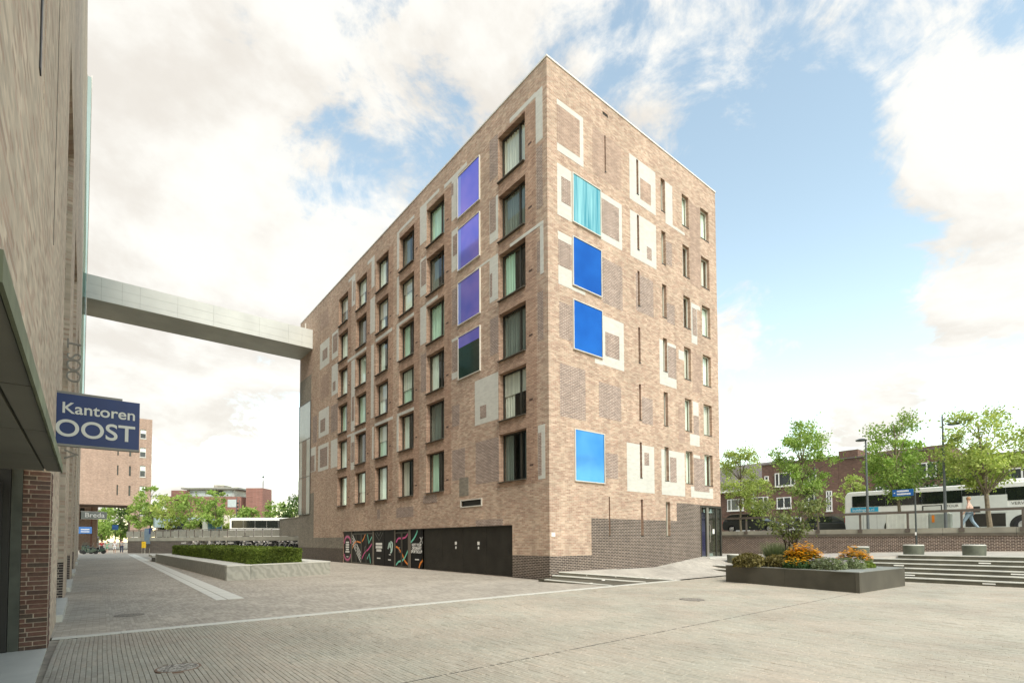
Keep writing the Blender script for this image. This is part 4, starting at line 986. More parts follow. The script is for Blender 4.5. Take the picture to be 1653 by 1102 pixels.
plant('grass_tuft', 'pale green feathery grass tuft behind the olive perennials', 'grass', 6.4, -5.75, .85, .55, 1500, LEAFG, .05, 3, grass=True)
plant('flower_clump', 'big clump of yellow coneflowers in the planter middle', 'flowers', 5.35, -7.05, .62, .62, 1900, LEAFD, .06, 4, 900, PETAL)
plant('flower_clump', 'deep green low plants with few yellow blooms at the planter front', 'flowers', 4.5, -7.2, .30, .45, 1300, LEAFD, .05, 5, 70, PETAL)
plant('flower_clump', 'smaller clump of yellow coneflowers by the stairs side', 'flowers', 7.0, -8.05, .52, .55, 1000, LEAFG, .045, 6, 420, PETAL)
plant('lavender', 'grey green lavender mound with pale lilac flecks', 'plant', 4.75, -8.0, .40, .55, 2600, LEAFG, .03, 7, 60, LAVEN)
plant('lavender', 'grey green lavender mound next to the bare planter rim', 'plant', 5.5, -8.35, .38, .50, 2300, LEAFG, .03, 8, 40, LAVEN)
plant('shrub', 'fresh green low shrub below the smaller coneflower clump', 'plant', 6.35, -8.45, .26, .42, 1300, LEAFH, .04, 9)

def tree(name, label, h, cr_, ch, n, mt, seed, leaf=.11, trunk=.11, lean=(0, 0), stems=1, clumps=42, group=None, loc=(0, 0, 0), cat='tree', cone=.5, bark=None):
    """h total height, cr crown radius, ch crown height"""
    t = thing(name, label, cat, loc, group=group); rr = random.Random(seed); bk = bark or TRUNK
    tk = MB(); zc = h-ch*.5; q = MB(); tops = []
    for s_ in range(stems):
        a = 6.28*s_/stems+.5; o_ = .12*(stems > 1); bend = .3*(stems > 1)
        p0 = Vector((o_*math.cos(a), o_*math.sin(a), -.05)); p3 = Vector((lean[0]+bend*math.cos(a), lean[1]+bend*math.sin(a), h*.93 if stems == 1 else h*.8))
        pp = [p0.lerp(p3, k/6)+Vector((rr.gauss(0, .03), rr.gauss(0, .03), 0))*(k > 0) for k in range(7)]
        tk.tube(pp, [trunk*(1-.13*k) for k in range(7)], 8); tops.append(pp)
    cen = []
    for _ in range(clumps):
        u = rr.random(); z = h-ch*(u**.85); prof = math.sin(math.pi*min(1, max(.06, u))**(.75))**cone
        a = rr.random()*6.28; d = cr_*prof*math.sqrt(rr.uniform(.12, 1)); ax = Vector(lean)*(z/h)
        c = Vector((ax.x+d*math.cos(a), ax.y+d*math.sin(a), z)); cen.append((c, rr.uniform(.14, .30)*cr_))
        pp = rr.choice(tops); k = min(6, max(2, int(6*(z-.35*d)/h*.95))); s0 = pp[k]
        tk.tube([s0, s0.lerp(c, .5)+Vector((0, 0, .05*d)), c], [trunk*.28, trunk*.16, trunk*.06], 5)
    tk.build('trunk', bk, t, world=False)
    for _ in range(n):
        c, r_ = rr.choice(cen); p = c+Vector((rr.gauss(0, 1), rr.gauss(0, 1), rr.gauss(0, .75)))*r_*.62
        leaf_quads(q, p, leaf, rr, .3)
    q.build('crown', mt, t, world=False); return t
tree('small_tree', 'small multi stemmed tree growing from the flower planter', 2.85, 1.1, 1.75, 1900, leaf_mat('birch_leaf', (.10, .145, .045), (.24, .27, .11)), 31, .055, .03, stems=4, clumps=40, loc=(5.7, -6.5, .58), bark=DSTEM)

# ================================================================== terrace wall, railing and street
XW = 17.6
TW = thing('terrace_wall', 'long dark brick retaining wall with concrete coping below the street', 'wall', (XW, -8, .6))
MB().box(XW, -60, -.2, XW+.3, 14, 1.68).build('brickwork', WALLB, TW)
ys = 14.0
while ys > -60:
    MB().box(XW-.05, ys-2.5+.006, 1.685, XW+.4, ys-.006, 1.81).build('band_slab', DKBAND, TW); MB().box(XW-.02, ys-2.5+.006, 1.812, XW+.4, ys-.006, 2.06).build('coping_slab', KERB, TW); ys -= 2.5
RL = thing('street_railing', 'brown steel railing along the top of the terrace wall', 'railing', (XW, -8, 2.0))
MB().box(XW-.03, -60, 2.80, XW+.09, 14, 2.92).build('top_rail', RAILM, RL)
for y in [.96+2.03*k for k in range(-28, 7)]:
    p = MB().box(XW-.02, y-.04, 1.9, XW+.07, y+.04, 2.80).build('post', RAILM, RL); MB().box(XW-.06, y-.10, 1.87, XW-.022, y+.10, 2.05).build('bracket', RAILM, p)
ST = MB().box(XW+.3, -120, -.25, 140, 45, 1.80).build('street', ASPH); struct(ST)
struct(MB().box(XW+.4, -120, 1.80, 24.5, 45, 1.92).build('pavement', KERB))
struct(MB().box(36, -120, 1.80, 47, 45, 1.92).build('pavement', KERB))
ZSt = 1.80
# lamp posts
def lamp(label, x, y, h, arm):
    t = thing('lamp_post', label, 'lamp post', (x, y, 1.92), group=None)
    MB().tube([(0, 0, -.1), (0, 0, 1.0), (0, 0, h)], [.085, .075, .04], 10).build('pole', LAMPM, t, world=False)
    d = -1 if arm < 0 else 1
    ax = Vector((RT.x, RT.y, 0)).normalized()*d
    if h > 6: MB().tube([(0, 0, h-.22), tuple(ax*.35+Vector((0, 0, h-.36)))], .025, 6).build('arm', LAMPM, t, world=False)
    hd = MB(); zt = h-.36 if h > 6 else h
    hd.lathe([(.03, .09), (.14, .07), (.30, .0), (.26, -.05), (.05, -.06)], (0, 0, 0), 20)
    hv = [Vector(v) for v in hd.v]; hd.v = [tuple(ax*(.62 if h > 6 else .26)+Vector((v.x*1.15, v.y, v.z+zt-.05))) for v in hv]
    hd.build('lamp_head', LAMPM, t, world=False)
lamp('grey street lamp with short hooded head near the bus rear', 21.5, -4.37, 5.5, -1)
lamp('tall grey street lamp with side arm rising behind the railing', 21.5, -7.9, 6.2, 1)
# street name sign
SN = thing('street_sign', 'blue street name sign on a thin dark pole before the railing', 'sign', (16.4, -7.75, .9))
MB().tube([(16.4, -7.75, .8), (16.4, -7.75, 3.76)], .035, 8).build('pole', plain('dark_pole', (.035, .045, .045), .5), SN)
sp_ = MB().box(16.38, -7.70, 3.60, 16.41, -6.88, 3.92).build('sign_plate', plain('street_sign_blue', (.01, .10, .32), .4), SN)
for k, (a, n) in enumerate(((3.80, 13), (3.66, 16))):
    y = -6.98-.08
    rr = random.Random(k)
    for i in range(n):
        w_ = rr.choice((.018, .026, .03)); MB().box(16.374, y-w_, a, 16.379, y, a+.075).build('letter_mark', WPAINT, sp_); y -= w_+.010
MB().prof([(-6.92, 3.76), (-6.98, 3.79), (-6.98, 3.73)], 'x', 16.374, 16.379).build('arrow_mark', WPAINT, sp_)
MB().box(16.36, -7.77, 1.72, 16.44, -7.71, 1.86).build('sticker', WPAINT, SN)
# cabinets
for (x, y0, y1, h, lbn) in ((22.6, -5.95, -4.95, 1.12, 'pale street cabinet standing before the bus rear wheel'), (22.6, -6.95, -6.0, 1.12, 'pale ribbed street cabinet beside the other pale cabinet')):
    t = thing('street_cabinet', lbn, 'cabinet', (x, (y0+y1)/2, 1.92)); MB().box(x, y0, 1.9, x+.5, y1, 1.92+h).build('cabinet_body', CABI, t, bevel=.05)
    for k in range(5):
        yy = y0+.1+(y1-y0-.2)*k/4; MB().box(x-.012, yy-.03, 2.02, x, yy+.03, 1.82+h).build('rib', CABI, t)
t = thing('street_cabinet', 'grey green street cabinet with slanted lid near the tall lamp', 'cabinet', (22.6, -7.8, 1.92))
MB().box(22.6, -7.9, 1.9, 23.1, -6.98, 2.9).build('cabinet_body', plain('cabinet_greygreen', (.34, .37, .32), .5), t); MB().prof([(-7.9, 2.9), (-7.0, 2.9), (-7.15, 3.1), (-7.7, 3.1)], 'x', 22.62, 23.08).build('lid', CABI, t); MB().box(22.588, -7.22, 2.45, 22.598, -7.1, 2.85).build('sticker', ORNG, t)

# coach on the street
def wheel_parts(par, c, r_, wd, ax='x'):
    w_ = MB().lathe([(r_*.6, -wd/2), (r_*.95, -wd/2), (r_, -wd*.3), (r_, wd*.3), (r_*.95, wd/2), (r_*.6, wd/2)], c, 28, ax).build('wheel', TYRE, par, smooth=False)
    for sd_ in (-1, 1): MB().lathe([(r_*.62, -.01), (r_*.55, .02), (r_*.3, .005), (r_*.12, .04)] if sd_ > 0 else [(r_*.12, -.04), (r_*.3, -.005), (r_*.55, -.02), (r_*.62, .01)], (c[0]+(sd_*wd/2 if ax == 'x' else 0), c[1]+(0 if ax == 'x' else sd_*wd/2), c[2]), 24, ax).build('rim', RIM, w_)
    return w_
def coach(name, label, x, yr, yf, z, hgt, ad=True, axis=None):
    """near side at x, rear at yr, front at yf (yf < yr)"""
    t = thing(name, label, 'bus', (x+1.25, (yr+yf)/2, z)); d = -1
    L_ = yr-yf; zb, zt = z+.32, z+hgt
    outline = [(yr, zb), (yr+.06, zb+.5), (yr+.02, zt-.35), (yr-.12, zt-.06), (yr-.3, zt), (yf+.5, zt), (yf+.1, zt-.25), (yf-.05, zb+1.0), (yf, zb)]
    MB().prof(outline, 'x', x, x+2.5).build('body', BUSW, t, bevel=.06)
    MB().prof([(yr-.02, zb-.02), (yf+.1, zb-.02), (yf+.1, zb+.55+.75), (yr+.03, zb+1.3)], 'x', x-.008, x+.5).build('lower_side', BUSG, t)
    # window band in panes
    n = int(L_/1.9); y = yr-.45; wz0, wz1 = z+1.97, z+2.75
    for k in range(n):
        y2 = y-(L_-1.2)/n; MB().box(x-.014, y2+.012, wz0, x+.05, y-.0, wz1).build('window', DKGL, t); y = y2
    MB().box(x-.02, yr-8.4, z+1.30, x+.02, yr-6.4, z+2.34).build('ad_panel', BUSG, t)
    for k, yy in enumerate((yr-2.95, yr-9.1)):
        wheel_parts(t, (x+.10, yy, z+.5), .5, .3)
        a = MB(); a.lathe([(.64, -.01), (.64, .005)], (x-.006, yy, z+.5), 28, 'x'); a.build('wheel_arch', BLACKM, t)
    MB().box(x-.016, yr-8.3, z+.45, x+.02, yr-6.5, z+1.24).build('luggage_hatch', DOORM, t)
    for yy in (yr-1.1, yr-1.9): MB().box(x-.012, yy-.006, zb+.05, x, yy+.006, zb+1.2).build('hatch_joint', JOINT, t)
    MB().box(x-.017, yr-5.4, z+1.3, x-.01, yr-4.4, z+1.88).build('side_frame', BLACKM, t); MB().box(x-.02, yr-5.34, z+1.3, x-.015, yr-4.46, z+1.82).build('side_plate', BUSG, t)
    MB().box(x+.3, yr-11.5, zt-.01, x+2.2, yr-6.6, zt+.22).build('roof_unit', BUSW, t, bevel=.08)
    MB().box(x+.02, yr+.03, z+.9, x+.12, yr+.08, z+1.25).build('tail_light', plain('tail_red', (.45, .02, .02), .3), t)
    if ad:
        pn_ = MB().box(x-.016, yr-2.0, z+1.62, x-.008, yr-.35, z+1.93).build('advert', CYAN, t)
        text('buldingers.nl', .26, WPAINT, pn_, face_m((x-.018, yr-.45, z+1.68), (0, -1, 0), (0, 0, 1)), 'advert_text')
        text('VERVOER', .24, JOINT, t, face_m((x-.018, yr-8.55, z+1.72), (0, -1, 0), (0, 0, 1)), 'side_text'); text('TOUR', .22, JOINT, t, face_m((x-.018, yr-5.6, z+1.72), (0, -1, 0), (0, 0, 1)), 'side_text')
    return t
coach('coach', 'big white coach with dark windows and cyan advert by the railing', 28, -1.15, -14.2, ZSt, 3.05)

# cars
def car(label, x, yr, yf, z, paint, est=True):
    L_ = yr-yf; t = thing('car', label, 'car', (x+.9, (yr+yf)/2, z)); s_ = lambda u, h: (yr-u*L_, z+h)
    MB().prof([s_(.0, .35), s_(.0, .75), s_(.015, .95), s_(.30, .98), s_(.66, .95), s_(.90, .80), s_(.985, .62), s_(1, .35), s_(.97, .22), s_(.03, .22)], 'x', x, x+1.78).build('body', paint, t, bevel=.05)
    gh = MB(); o_ = [s_(.02, .95), s_(.07, 1.38), s_(.16, 1.50), s_(.42, 1.52), s_(.52, 1.46), s_(.70, .95)]
    k = len(o_); n = 0
    gh.v = [(x+(.06 if p[1] < z+1 else .22), p[0], p[1]) for p in o_]+[(x+1.78-(.06 if p[1] < z+1 else .22), p[0], p[1]) for p in o_]
    gh.f = [tuple(range(k)), tuple(reversed(range(k, 2*k)))]+[(i, k+i, k+(i+1) % k, (i+1) % k) for i in range(k)]; gh.mi = [0]*(k+2)
    gh.build('cabin', paint, t)
    for a, b_ in ((.08, .26), (.27, .44), (.45, .60)):
        ta, tb = (1.40, 1.42) if b_ < .5 else (1.42, 1.10)
        MB().quad((x+.055, *s_(a, 1.0)), (x+.19, *s_(a+.02, ta)), (x+.19, *s_(b_, tb)), (x+.055, *s_(b_+.02, 1.0))).build('side_window', DKGL, t)
    for u in (.17, .82): wheel_parts(t, (x+.1, yr-u*L_, z+.32), .32, .2)
    MB().box(x+.1, yf-.012, z+.55, x+.5, yf+.1, z+.70).build('headlight', WPAINT, t); MB().box(x+.05, yr-.05, z+.7, x+.25, yr+.01, z+.9).build('tail_light', MATS['tail_red'], t)
    MB().box(x+.17, yr-.5*L_, z+1.50, x+.21, yr-.12*L_, z+1.545).build('roof_rail', STEEL, t)
    return t
car('dark estate car parked behind the railing beside the entrance', 26.6, 7.4, 2.75, 1.80+.25, CARB)
car('dark car half hidden behind the coach rear', 29.6, 2.4, -1.9, 1.80, plain('car_grey_paint', (.05, .055, .05), .2))

# people
def person(label, x, y, z, h, face, shirt, legs, stride=.25, arms=(.2, -.2), skirt=False, hair=None, group=None, bag=None, lift=0):
    t = thing('person', label, 'person', (x, y, z), face, group); s_ = h/1.75
    def skin(name, pts, edges, rad, mt, sub=1):
        me = bpy.data.meshes.new(name); me.from_pydata([tuple(Vector(p)*s_) for p in pts], edges, []); me.materials.append(mt)
        o = bpy.data.objects.new(name, me); col.objects.link(o); o.parent = t
        md = o.modifiers.new('skin', 'SKIN'); 
        for v, r_ in zip(me.skin_vertices[0].data, rad): v.radius = (r_[0]*s_, r_[1]*s_)
        me.skin_vertices[0].data[0].use_root = True; md.use_smooth_shade = True
        if sub: o.modifiers.new('sub', 'SUBSURF').levels = sub; o.modifiers[-1].render_levels = sub
        return o
    f, b_ = stride, -stride
    # x forward, y left; pelvis root
    P_ = [(0, 0, .95), (0, 0, 1.15), (0, 0, 1.36), (.01, 0, 1.50), (.03, 0, 1.58), (.03, 0, 1.68),
          (0, .09, .90), (f*.5+.05, .10, .50), (f, .10, .08), (f+.14, .10, .03), (0, -.09, .90), (b_*.4+.04, -.10, .50), (b_, -.10, .10), (b_+.14, -.10, .03),
          (0, .17, 1.40), (arms[0]*.5, .24, 1.14), (arms[0]+.06, .24, .92+lift*.6), (arms[0]+.1, .24, .84+lift*.9), (0, -.17, 1.40), (arms[1]*.5, -.24, 1.14), (arms[1]+.06, -.24, .92), (arms[1]+.1, -.24, .84)]
    E_ = [(0, 1), (1, 2), (2, 3), (3, 4), (4, 5), (0, 6), (6, 7), (7, 8), (8, 9), (0, 10), (10, 11), (11, 12), (12, 13), (2, 14), (14, 15), (15, 16), (16, 17), (2, 18), (18, 19), (19, 20), (20, 21)]
    rd = [(.13, .10), (.11, .09), (.14, .10), (.05, .05), (.085, .075), (.075, .07), (.085, .085), (.058, .058), (.04, .04), (.035, .025), (.085, .085), (.058, .058), (.04, .04), (.035, .025), (.055, .055), (.042, .042), (.032, .032), (.03, .02), (.055, .055), (.042, .042), (.032, .032), (.03, .02)]
    skin('body', P_, E_, rd, SKIN)
    sidx = [1, 0, 2, 14, 15, 18, 19]; mp = {k: i for i, k in enumerate(sidx)}
    skin('shirt', [P_[k] for k in sidx], [(mp[a], mp[c]) for a, c in E_ if a in mp and c in mp], [(rd[k][0]+.018, rd[k][1]+.018) for k in sidx], shirt)
    lidx = [0, 6, 7, 8, 10, 11, 12] if not skirt else [0, 6, 7, 10, 11]; mp = {k: i for i, k in enumerate(lidx)}
    skin('trousers', [P_[k] for k in lidx], [(mp[a], mp[c]) for a, c in E_ if a in mp and c in mp], [(rd[k][0]+.02, rd[k][1]+.02) for k in lidx], legs)
    hm = MB().lathe([(.01, .12), (.06, .105), (.088, .06), (.092, .0), (.08, -.05)], (.012*s_, 0, 1.66*s_), 12); hm.v = [(v[0], v[1], v[2]) for v in hm.v]; hm.build('hair', hair or HAIR, t, smooth=True, world=False)
    if bag: MB().box(-.22*s_, -.16*s_, .95*s_, -.10*s_, .16*s_, 1.22*s_).build('bag', bag, t, world=False)
    return t
HB = cloth('light_brown_hair', (.36, .20, .10))
person('pedestrian in pale top and jeans walking along the railing before the coach', 20.6, -9.0, 1.92, 1.72, R(95), cloth('pale_pink_top', (.62, .42, .33)), cloth('light_jeans', (.22, .30, .36)), .36, (.15, -.25), hair=HB, lift=.0).rotation_euler.z = math.atan2(.75, -.1)
MB().box(20.45, -9.42, 2.85, 20.6, -9.18, 3.15).build('shoulder_bag', BLACKM).name = 'shoulder_bag'
o = bpy.data.objects['shoulder_bag']; tag(o, 'black shoulder bag at the hip of the walking pedestrian', 'bag')
person('person in yellow jacket standing on the street behind the dark estate car', 30.5, 6.05, 1.80, 1.75, R(-60), YELL, cloth('dark_trousers', (.05, .05, .06)), .08)
PC = [cloth('red_shirt', (.45, .03, .03)), cloth('green_dress', (.18, .34, .22)), cloth('white_clothes', (.75, .74, .74)), cloth('grey_shirt', (.38, .36, .34)), cloth('navy_cloth', (.04, .05, .09)), cloth('black_cloth', (.03, .03, .03))]
person('person in red shirt and dark shorts walking by the scooters', -13.5, 70.5, 0, 1.72, R(-60), PC[0], PC[5], .3, skirt=True)
person('person in green dress walking towards the archway', -12.9, 75.5, 0, 1.6, R(-100), PC[1], PC[1], .12, skirt=True)
person('person in white clothes and sun hat before the archway', -12.15, 70.5, 0, 1.72, R(-95), PC[2], PC[2], .2, skirt=True, hair=cloth('straw_hat', (.6, .55, .45)))
person('person in grey shirt and dark trousers by the guide strip', -11.45, 69.5, 0, 1.78, R(-90), PC[3], PC[4], .15)
person('cyclist in dark clothes beyond the archway', -11.6, 108, 0, 1.75, R(-90), PC[5], PC[4], .1)

# ================================================================== houses across the street
XH = 48
WHF = plain('white_window_frame', (.74, .73, .69), .5, var=.04)
HGL = plain('house_pane', (.05, .058, .058), .08, var=.3, scale=.8)
def house_window(par, y0, y1, z0, z1, bars, rows=1):
    q = MB(); t = .10; x = XH-.04
    for (a, c, d, e_) in ((y0, y1, z0, z0+t), (y0, y1, z1-t, z1), (y0, y0+t, z0+t, z1-t), (y1-t, y1, z0+t, z1-t)): q.box(x-.05, a, d, x+.05, c, e_)
    for f_ in bars: yy = y0+(y1-y0)*f_; q.box(x-.05, yy-.06, z0+t, x+.05, yy+.06, z1-t)
    for k in range(1, rows): zz_ = z0+(z1-z0)*k/rows; q.box(x-.05, y0+t, zz_-.05, x+.05, y1-t, zz_+.05)
    w_ = q.build('window', WHF, par); MB().box(x-.01, y0+t, z0+t, x+.02, y1-t, z1-t).build('pane', HGL, w_); MB().box(x-.12, y0-.05, z0-.1, x+.04, y1+.05, z0).build('sill', WHF, w_)
def house(label, y0, y1, zt, wins, extra=None, flat=True):
    t = thing('house', label, 'house', (XH+4, (y0+y1)/2, ZSt)); MB().box(XH, y0+.01, ZSt-.1, XH+9, y1-.01, zt).build('wall', HOUSEB, t)
    if flat: MB().box(XH-.10, y0, zt, XH+9, y1, zt+.14).build('roof_edge', SLATE, t)
    for wv in wins: house_window(t, *wv)
    if extra: extra(t)
    return t
k_ = (XH+13.49)/(46+13.49)
def hw(y1, y0, z1, z0, bars, rows=1): return ((y0+14.35)*k_-14.35, (y1+14.35)*k_-14.35, (z0-1.6)*k_+1.6, (z1-1.6)*k_+1.6, bars, rows)
def ex1(t): MB().box(XH-.5, 14.6+.7, 7.35, XH, 19.6, 7.6).build('gutter', WHF, t); MB().box(XH-.08, 14.9, 1.8, XH, 14.98, 7.4).build('drainpipe', WHF, t)
def ex2(t): MB().box(XH-.12, 8.0, 1.8, XH, 8.1, 9.5).build('drainpipe', LAMPM, t)
def hip(t): MB().prism([(XH-.3, 13.9), (XH-.3, 30), (XH+9, 30), (XH+9, 13.9)], 7.4, lambda p: 7.45 if p[0] < XH else 12.0).build('roof', SLATE, t)
house('brown brick house with hipped roof and white windows beside the drainpipe', 13.9, 30, 7.4, [hw(17.2, 15.2, 6.35, 4.95, (.3, .75)), (19.5, 21.5, 5.0, 6.4, (.5,)), (15.5, 18, 2.6, 4.0, (.5,))], lambda t: (ex1(t), hip(t)), False)
house('tall brown brick house with wide white framed upper window', 5.75, 13.9, 10.3, [hw(14.2, 12.3, 6.4, 4.95, (.28, .72), 1), hw(11.5, 9.35, 8.96, 7.44, (.2, .8)), hw(8.6, 7.2, 8.6, 7.45, (.5,)), hw(6.3, 5.75, 6.56, 4.45, (.5,), 4), hw(11.35, 9.8, 6.2, 4.95, (.5,)), hw(8.6, 7.4, 6.35, 5.0, (.5,)), hw(12.66, 12.2, 8.75, 8.25, ()), (9.6, 11.8, 2.6, 4.0, (.4,)), (12.4, 13.5, 2.4, 4.1, ())], ex2)
house('brown brick house with stepped parapet behind the coach', -3.5, 5.75, 10.0, [(1.2, 2.4, 5.2, 6.8, (.5,), 2), (.5, 2.0, 7.6, 9.0, (.5,)), (-2.5, -1, 7.4, 8.8, (.5,)), (-2.6, -.8, 4.8, 6.6, (.5,), 2)], lambda t: (MB().box(XH-.06, 3.9, 10.14, XH+5, 5.7, 10.9).build('parapet', HOUSEB, t), MB().box(XH-.06, -3.4, 10.14, XH+5, 2.2, 10.35).build('parapet', HOUSEB, t)))
house('low brown brick house at the end of the row behind the dark bushes', -14, -3.5, 8.9, [(-6, -4.4, 6.0, 7.6, (.5,)), (-9, -7.4, 6.0, 7.6, (.5,))])
# street trees
grp = None
tree('street_tree', 'slender street tree with airy top beside the brick block', 6.3, 1.55, 4.3, 5200, LEAF2, 41, .075, .085, loc=(23, 4.0, 1.92))
tree('street_tree', 'small yellowish street tree before the white windowed houses', 4.4, 1.2, 2.9, 3500, LEAF2, 42, .075, .06, loc=(27, 4.6, 1.8))
tree('street_tree', 'tall light green street tree behind the small planter tree', 7.5, 1.85, 4.9, 8000, LEAF, 43, .08, .10, loc=(23, -.25, 1.92))
tree('street_tree', 'conical light green street tree between the two lamps', 6.9, 1.75, 4.7, 8500, LEAF, 44, .08, .10, loc=(23, -5.55, 1.92), lean=(0, .15))
tree('street_tree', 'leaning street tree before the coach roof unit', 6.2, 1.75, 3.9, 7500, LEAF2, 45, .08, .12, loc=(22.2, -9.55, 1.92), lean=(.1, .35))
tree('street_tree', 'broad yellow green street tree behind the coach front', 6.5, 2.8, 5.0, 9000, LEAF2, 46, .10, .12, loc=(34, -13.2, 1.8))
tree('street_tree', 'bushy yellow green tree beyond the coach end of the street', 6.2, 2.6, 5.0, 7000, LEAF2, 47, .11, .12, loc=(40, -19.5, 1.8))
tree('bush', 'dark green bushy tree behind the coach middle', 5.8, 2.5, 5.0, 7000, LEAF3, 48, .11, .12, loc=(36, -3.7, 1.8), cat='bush')
tree('bush', 'dark green low bush between coach and row houses', 5.2, 2.2, 4.6, 6000, LEAF3, 49, .11, .1, loc=(38, -6.9, 1.8), cat='bush')
tree('street_tree', 'slim yellowish tree at the stepped parapet house', 5.0, 1.3, 3.8, 1700, LEAF2, 50, .12, .08, loc=(36, .7, 1.8))

# ================================================================== far archway building
AB = thing('archway_building', 'far tan brick building with a wide archway over the street', 'building', (-11, 98, 0))
YA = 95.0; XA0, XA1, ZA = -26, -6.9, 23.0
aw = [(-8.6, -7.75, 19.5, 21.1), (-8.6, -7.75, 16.2, 17.9), (-8.55, -7.75, 12.75, 14.75), (-8.55, -7.75, 9.35, 11.15), (-8.55, -7.75, 6.0, 7.6), (-10.08, -9.8, 16.2, 17.9), (-10.08, -9.8, 12.8, 14.5), (-10.08, -9.8, 9.35, 11.1), (-11.7, -11.5, 16.2, 17.9), (-11.7, -11.5, 12.8, 14.5), (-11.7, -11.5, 9.4, 11.15)]
arch = (-19, -9.75, -.1, 7.7)
q = MB(); wall_mesh(q, 'y', XA0, XA1, -.1, ZA, aw+[arch], lambda o: 9.0 if o == arch else .25)
q.v = [(v[0], v[1]+YA, v[2]) for v in q.v]
q.quad((XA1, YA, -.1), (XA1, YA+9, -.1), (XA1, YA+9, ZA), (XA1, YA, ZA)); q.quad((XA0, YA, ZA), (XA1, YA, ZA), (XA1, YA+9, ZA), (XA0, YA+9, ZA))
q.build('wall', [FARB, plain('arch_soffit', (.22, .17, .14), .8)], AB)
for (a, c, d, e_) in aw:
    f_ = MB(); f_.box(a, YA+.12, d, c, YA+.18, d+.08); f_.box(a, YA+.12, e_-.08, c, YA+.18, e_); f_.box(a, YA+.12, d+.08, a+.06, YA+.18, e_-.08); f_.box(c-.06, YA+.12, d+.08, c, YA+.18, e_-.08)
    w_ = f_.build('window', WHF if c-a > .5 else FRAME, AB); MB().box(a, YA+.18, d, c, YA+.22, e_).build('pane', HGL, w_)
    if c-a > .5: MB().box(a+.06, YA+.15, (d+e_)/2+.1, c-.06, YA+.17, e_-.08).build('blind', CURT[0], w_); MB().box(a-.05, YA-.06, d-.1, c+.05, YA, d).build('sill', GRAN, w_)
MB().box(-9.75, YA-.02, -.05, XA1+.02, YA, 1.2).build('plinth', DARKB2, AB); MB().box(-9.5, YA-.06, 2.0, -8.6, YA-.02, 2.9).build('notice', WPAINT, AB); MB().box(-8.2, YA-.04, .2, -7.3, YA-.021, 2.5).build('door', BRONZE, AB)
AB2 = thing('side_building', 'brick side building seen through the archway', 'building', (-18, 110, 0)); MB().box(-26, 104.5, -.1, -14.2, 125, 12).build('wall', FARB, AB2); MB().box(-16.6, 104.45, 5.5, -16.0, 104.5, 7.5).build('window', DKGL, AB2); MB().box(-15.1, 104.4, 0, -14.9, 104.5, 12).build('corner_pipe', PINKB, AB2)
t = thing('wall_sign', 'small blue sign on the wall above the scooters', 'sign', (-15.4, 74, 2.6)); MB().box(-16.0, 74, 2.6, -14.55, 74.06, 3.5).build('sign_plate', plain('mid_blue', (.05, .16, .42), .5), t)
for k in range(2): MB().box(-15.7, 73.98, 2.8+.3*k, -14.8, 74, 2.9+.3*k).build('letter_mark', WPAINT, t)
# info pillar with blue head, yellow board beside it
t = thing('info_pillar', 'grey blue information pillar with dark blue head by the archway', 'sign', (-8.9, 66, 0))
MB().box(-9.25, 66, 1.2, -8.5, 66.2, 3.2).build('pillar', plain('pillar_greyblue', (.13, .19, .24), .5), t); MB().box(-8.78, 65.98, 2.5, -8.42, 66.22, 3.25).build('head', SIGNB, t)
for x in (-9.2, -8.7): MB().tube([(x, 66.1, 0), (x+.1, 66.1, 1.2)], .04, 6).build('leg', STEEL, t)
t = thing('yellow_board', 'yellow folding board leaning before the information pillar', 'sign', (-9.35, 65.4, 0)); MB().box(-9.55, 65.4, .7, -9.1, 65.45, 1.5).build('board', YELL, t)
for x in (-9.5, -9.15): MB().tube([(x, 65.42, 0), (x, 65.42, .7)], .03, 6).build('leg', STEEL, t)
t = thing('traffic_sign', 'blue square traffic sign far beyond the archway', 'sign', (-11.4, 118, 0)); MB().tube([(-11.4, 118, 0), (-11.4, 118, 4.5)], .05, 6).build('pole', LAMPM, t); MB().box(-11.9, 117.9, 3.9, -10.9, 117.95, 4.9).build('plate', MATS['mid_blue'], t)
# van
t = thing('van', 'white delivery van parked beyond the archway', 'van', (-14.6, 106, 0))
MB().prof([(106, .4), (106, 2.3), (106.3, 2.45), (109.5, 2.45), (110.5, 1.5), (111.2, 1.2), (111.2, .4)], 'x', -16.0, -13.9).build('body', BUSW, t, bevel=.08); MB().box(-15.8, 105.97, 1.35, -14.1, 106, 2.1).build('rear_window', DKGL, t)
for yy in (106.9, 110.3): wheel_parts(t, (-14.0, yy, .36), .36, .22); wheel_parts(t, (-15.9, yy, .36), .36, .22)
# scooters
def scooter():
    t = thing('scooter', '', 'scooter', (0, 0, 0)); q = MB()
    for yy in (-.6, .6): 
        w_ = MB().lathe([(.14, -.05), (.24, -.05), (.27, 0), (.24, .05), (.14, .05)], (0, yy, .27), 16, 'x').build('wheel', TYRE, t, world=False)
    MB().prof([(-.75, .55), (-.35, .75), (.0, .35), (.3, .32), (.42, .9), (.5, 1.0), (.52, .4), (.3, .22), (-.3, .22), (-.75, .4)], 'x', -.16, .16).build('body', plain('scooter_green', (.04, .07, .05), .25) if 'scooter_green' not in MATS else MATS['scooter_green'], t, world=False, bevel=.03)
    MB().prof([(-.72, .72), (-.3, .86), (.0, .80), (-.05, .72), (-.3, .76), (-.7, .6)], 'x', -.13, .13).build('saddle', BLACKM, t, world=False, bevel=.03)
    MB().tube([(-.34, .36, 1.06), (0, .44, 1.02), (.34, .36, 1.06)], .02, 6).build('handlebar', BLACKM, t, world=False); MB().quad((-.2, .48, 1.0), (.2, .48, 1.0), (.17, .36, 1.45), (-.17, .36, 1.45)).build('windscreen', GLASSB, t, world=False)
    return t
sc0 = scooter()
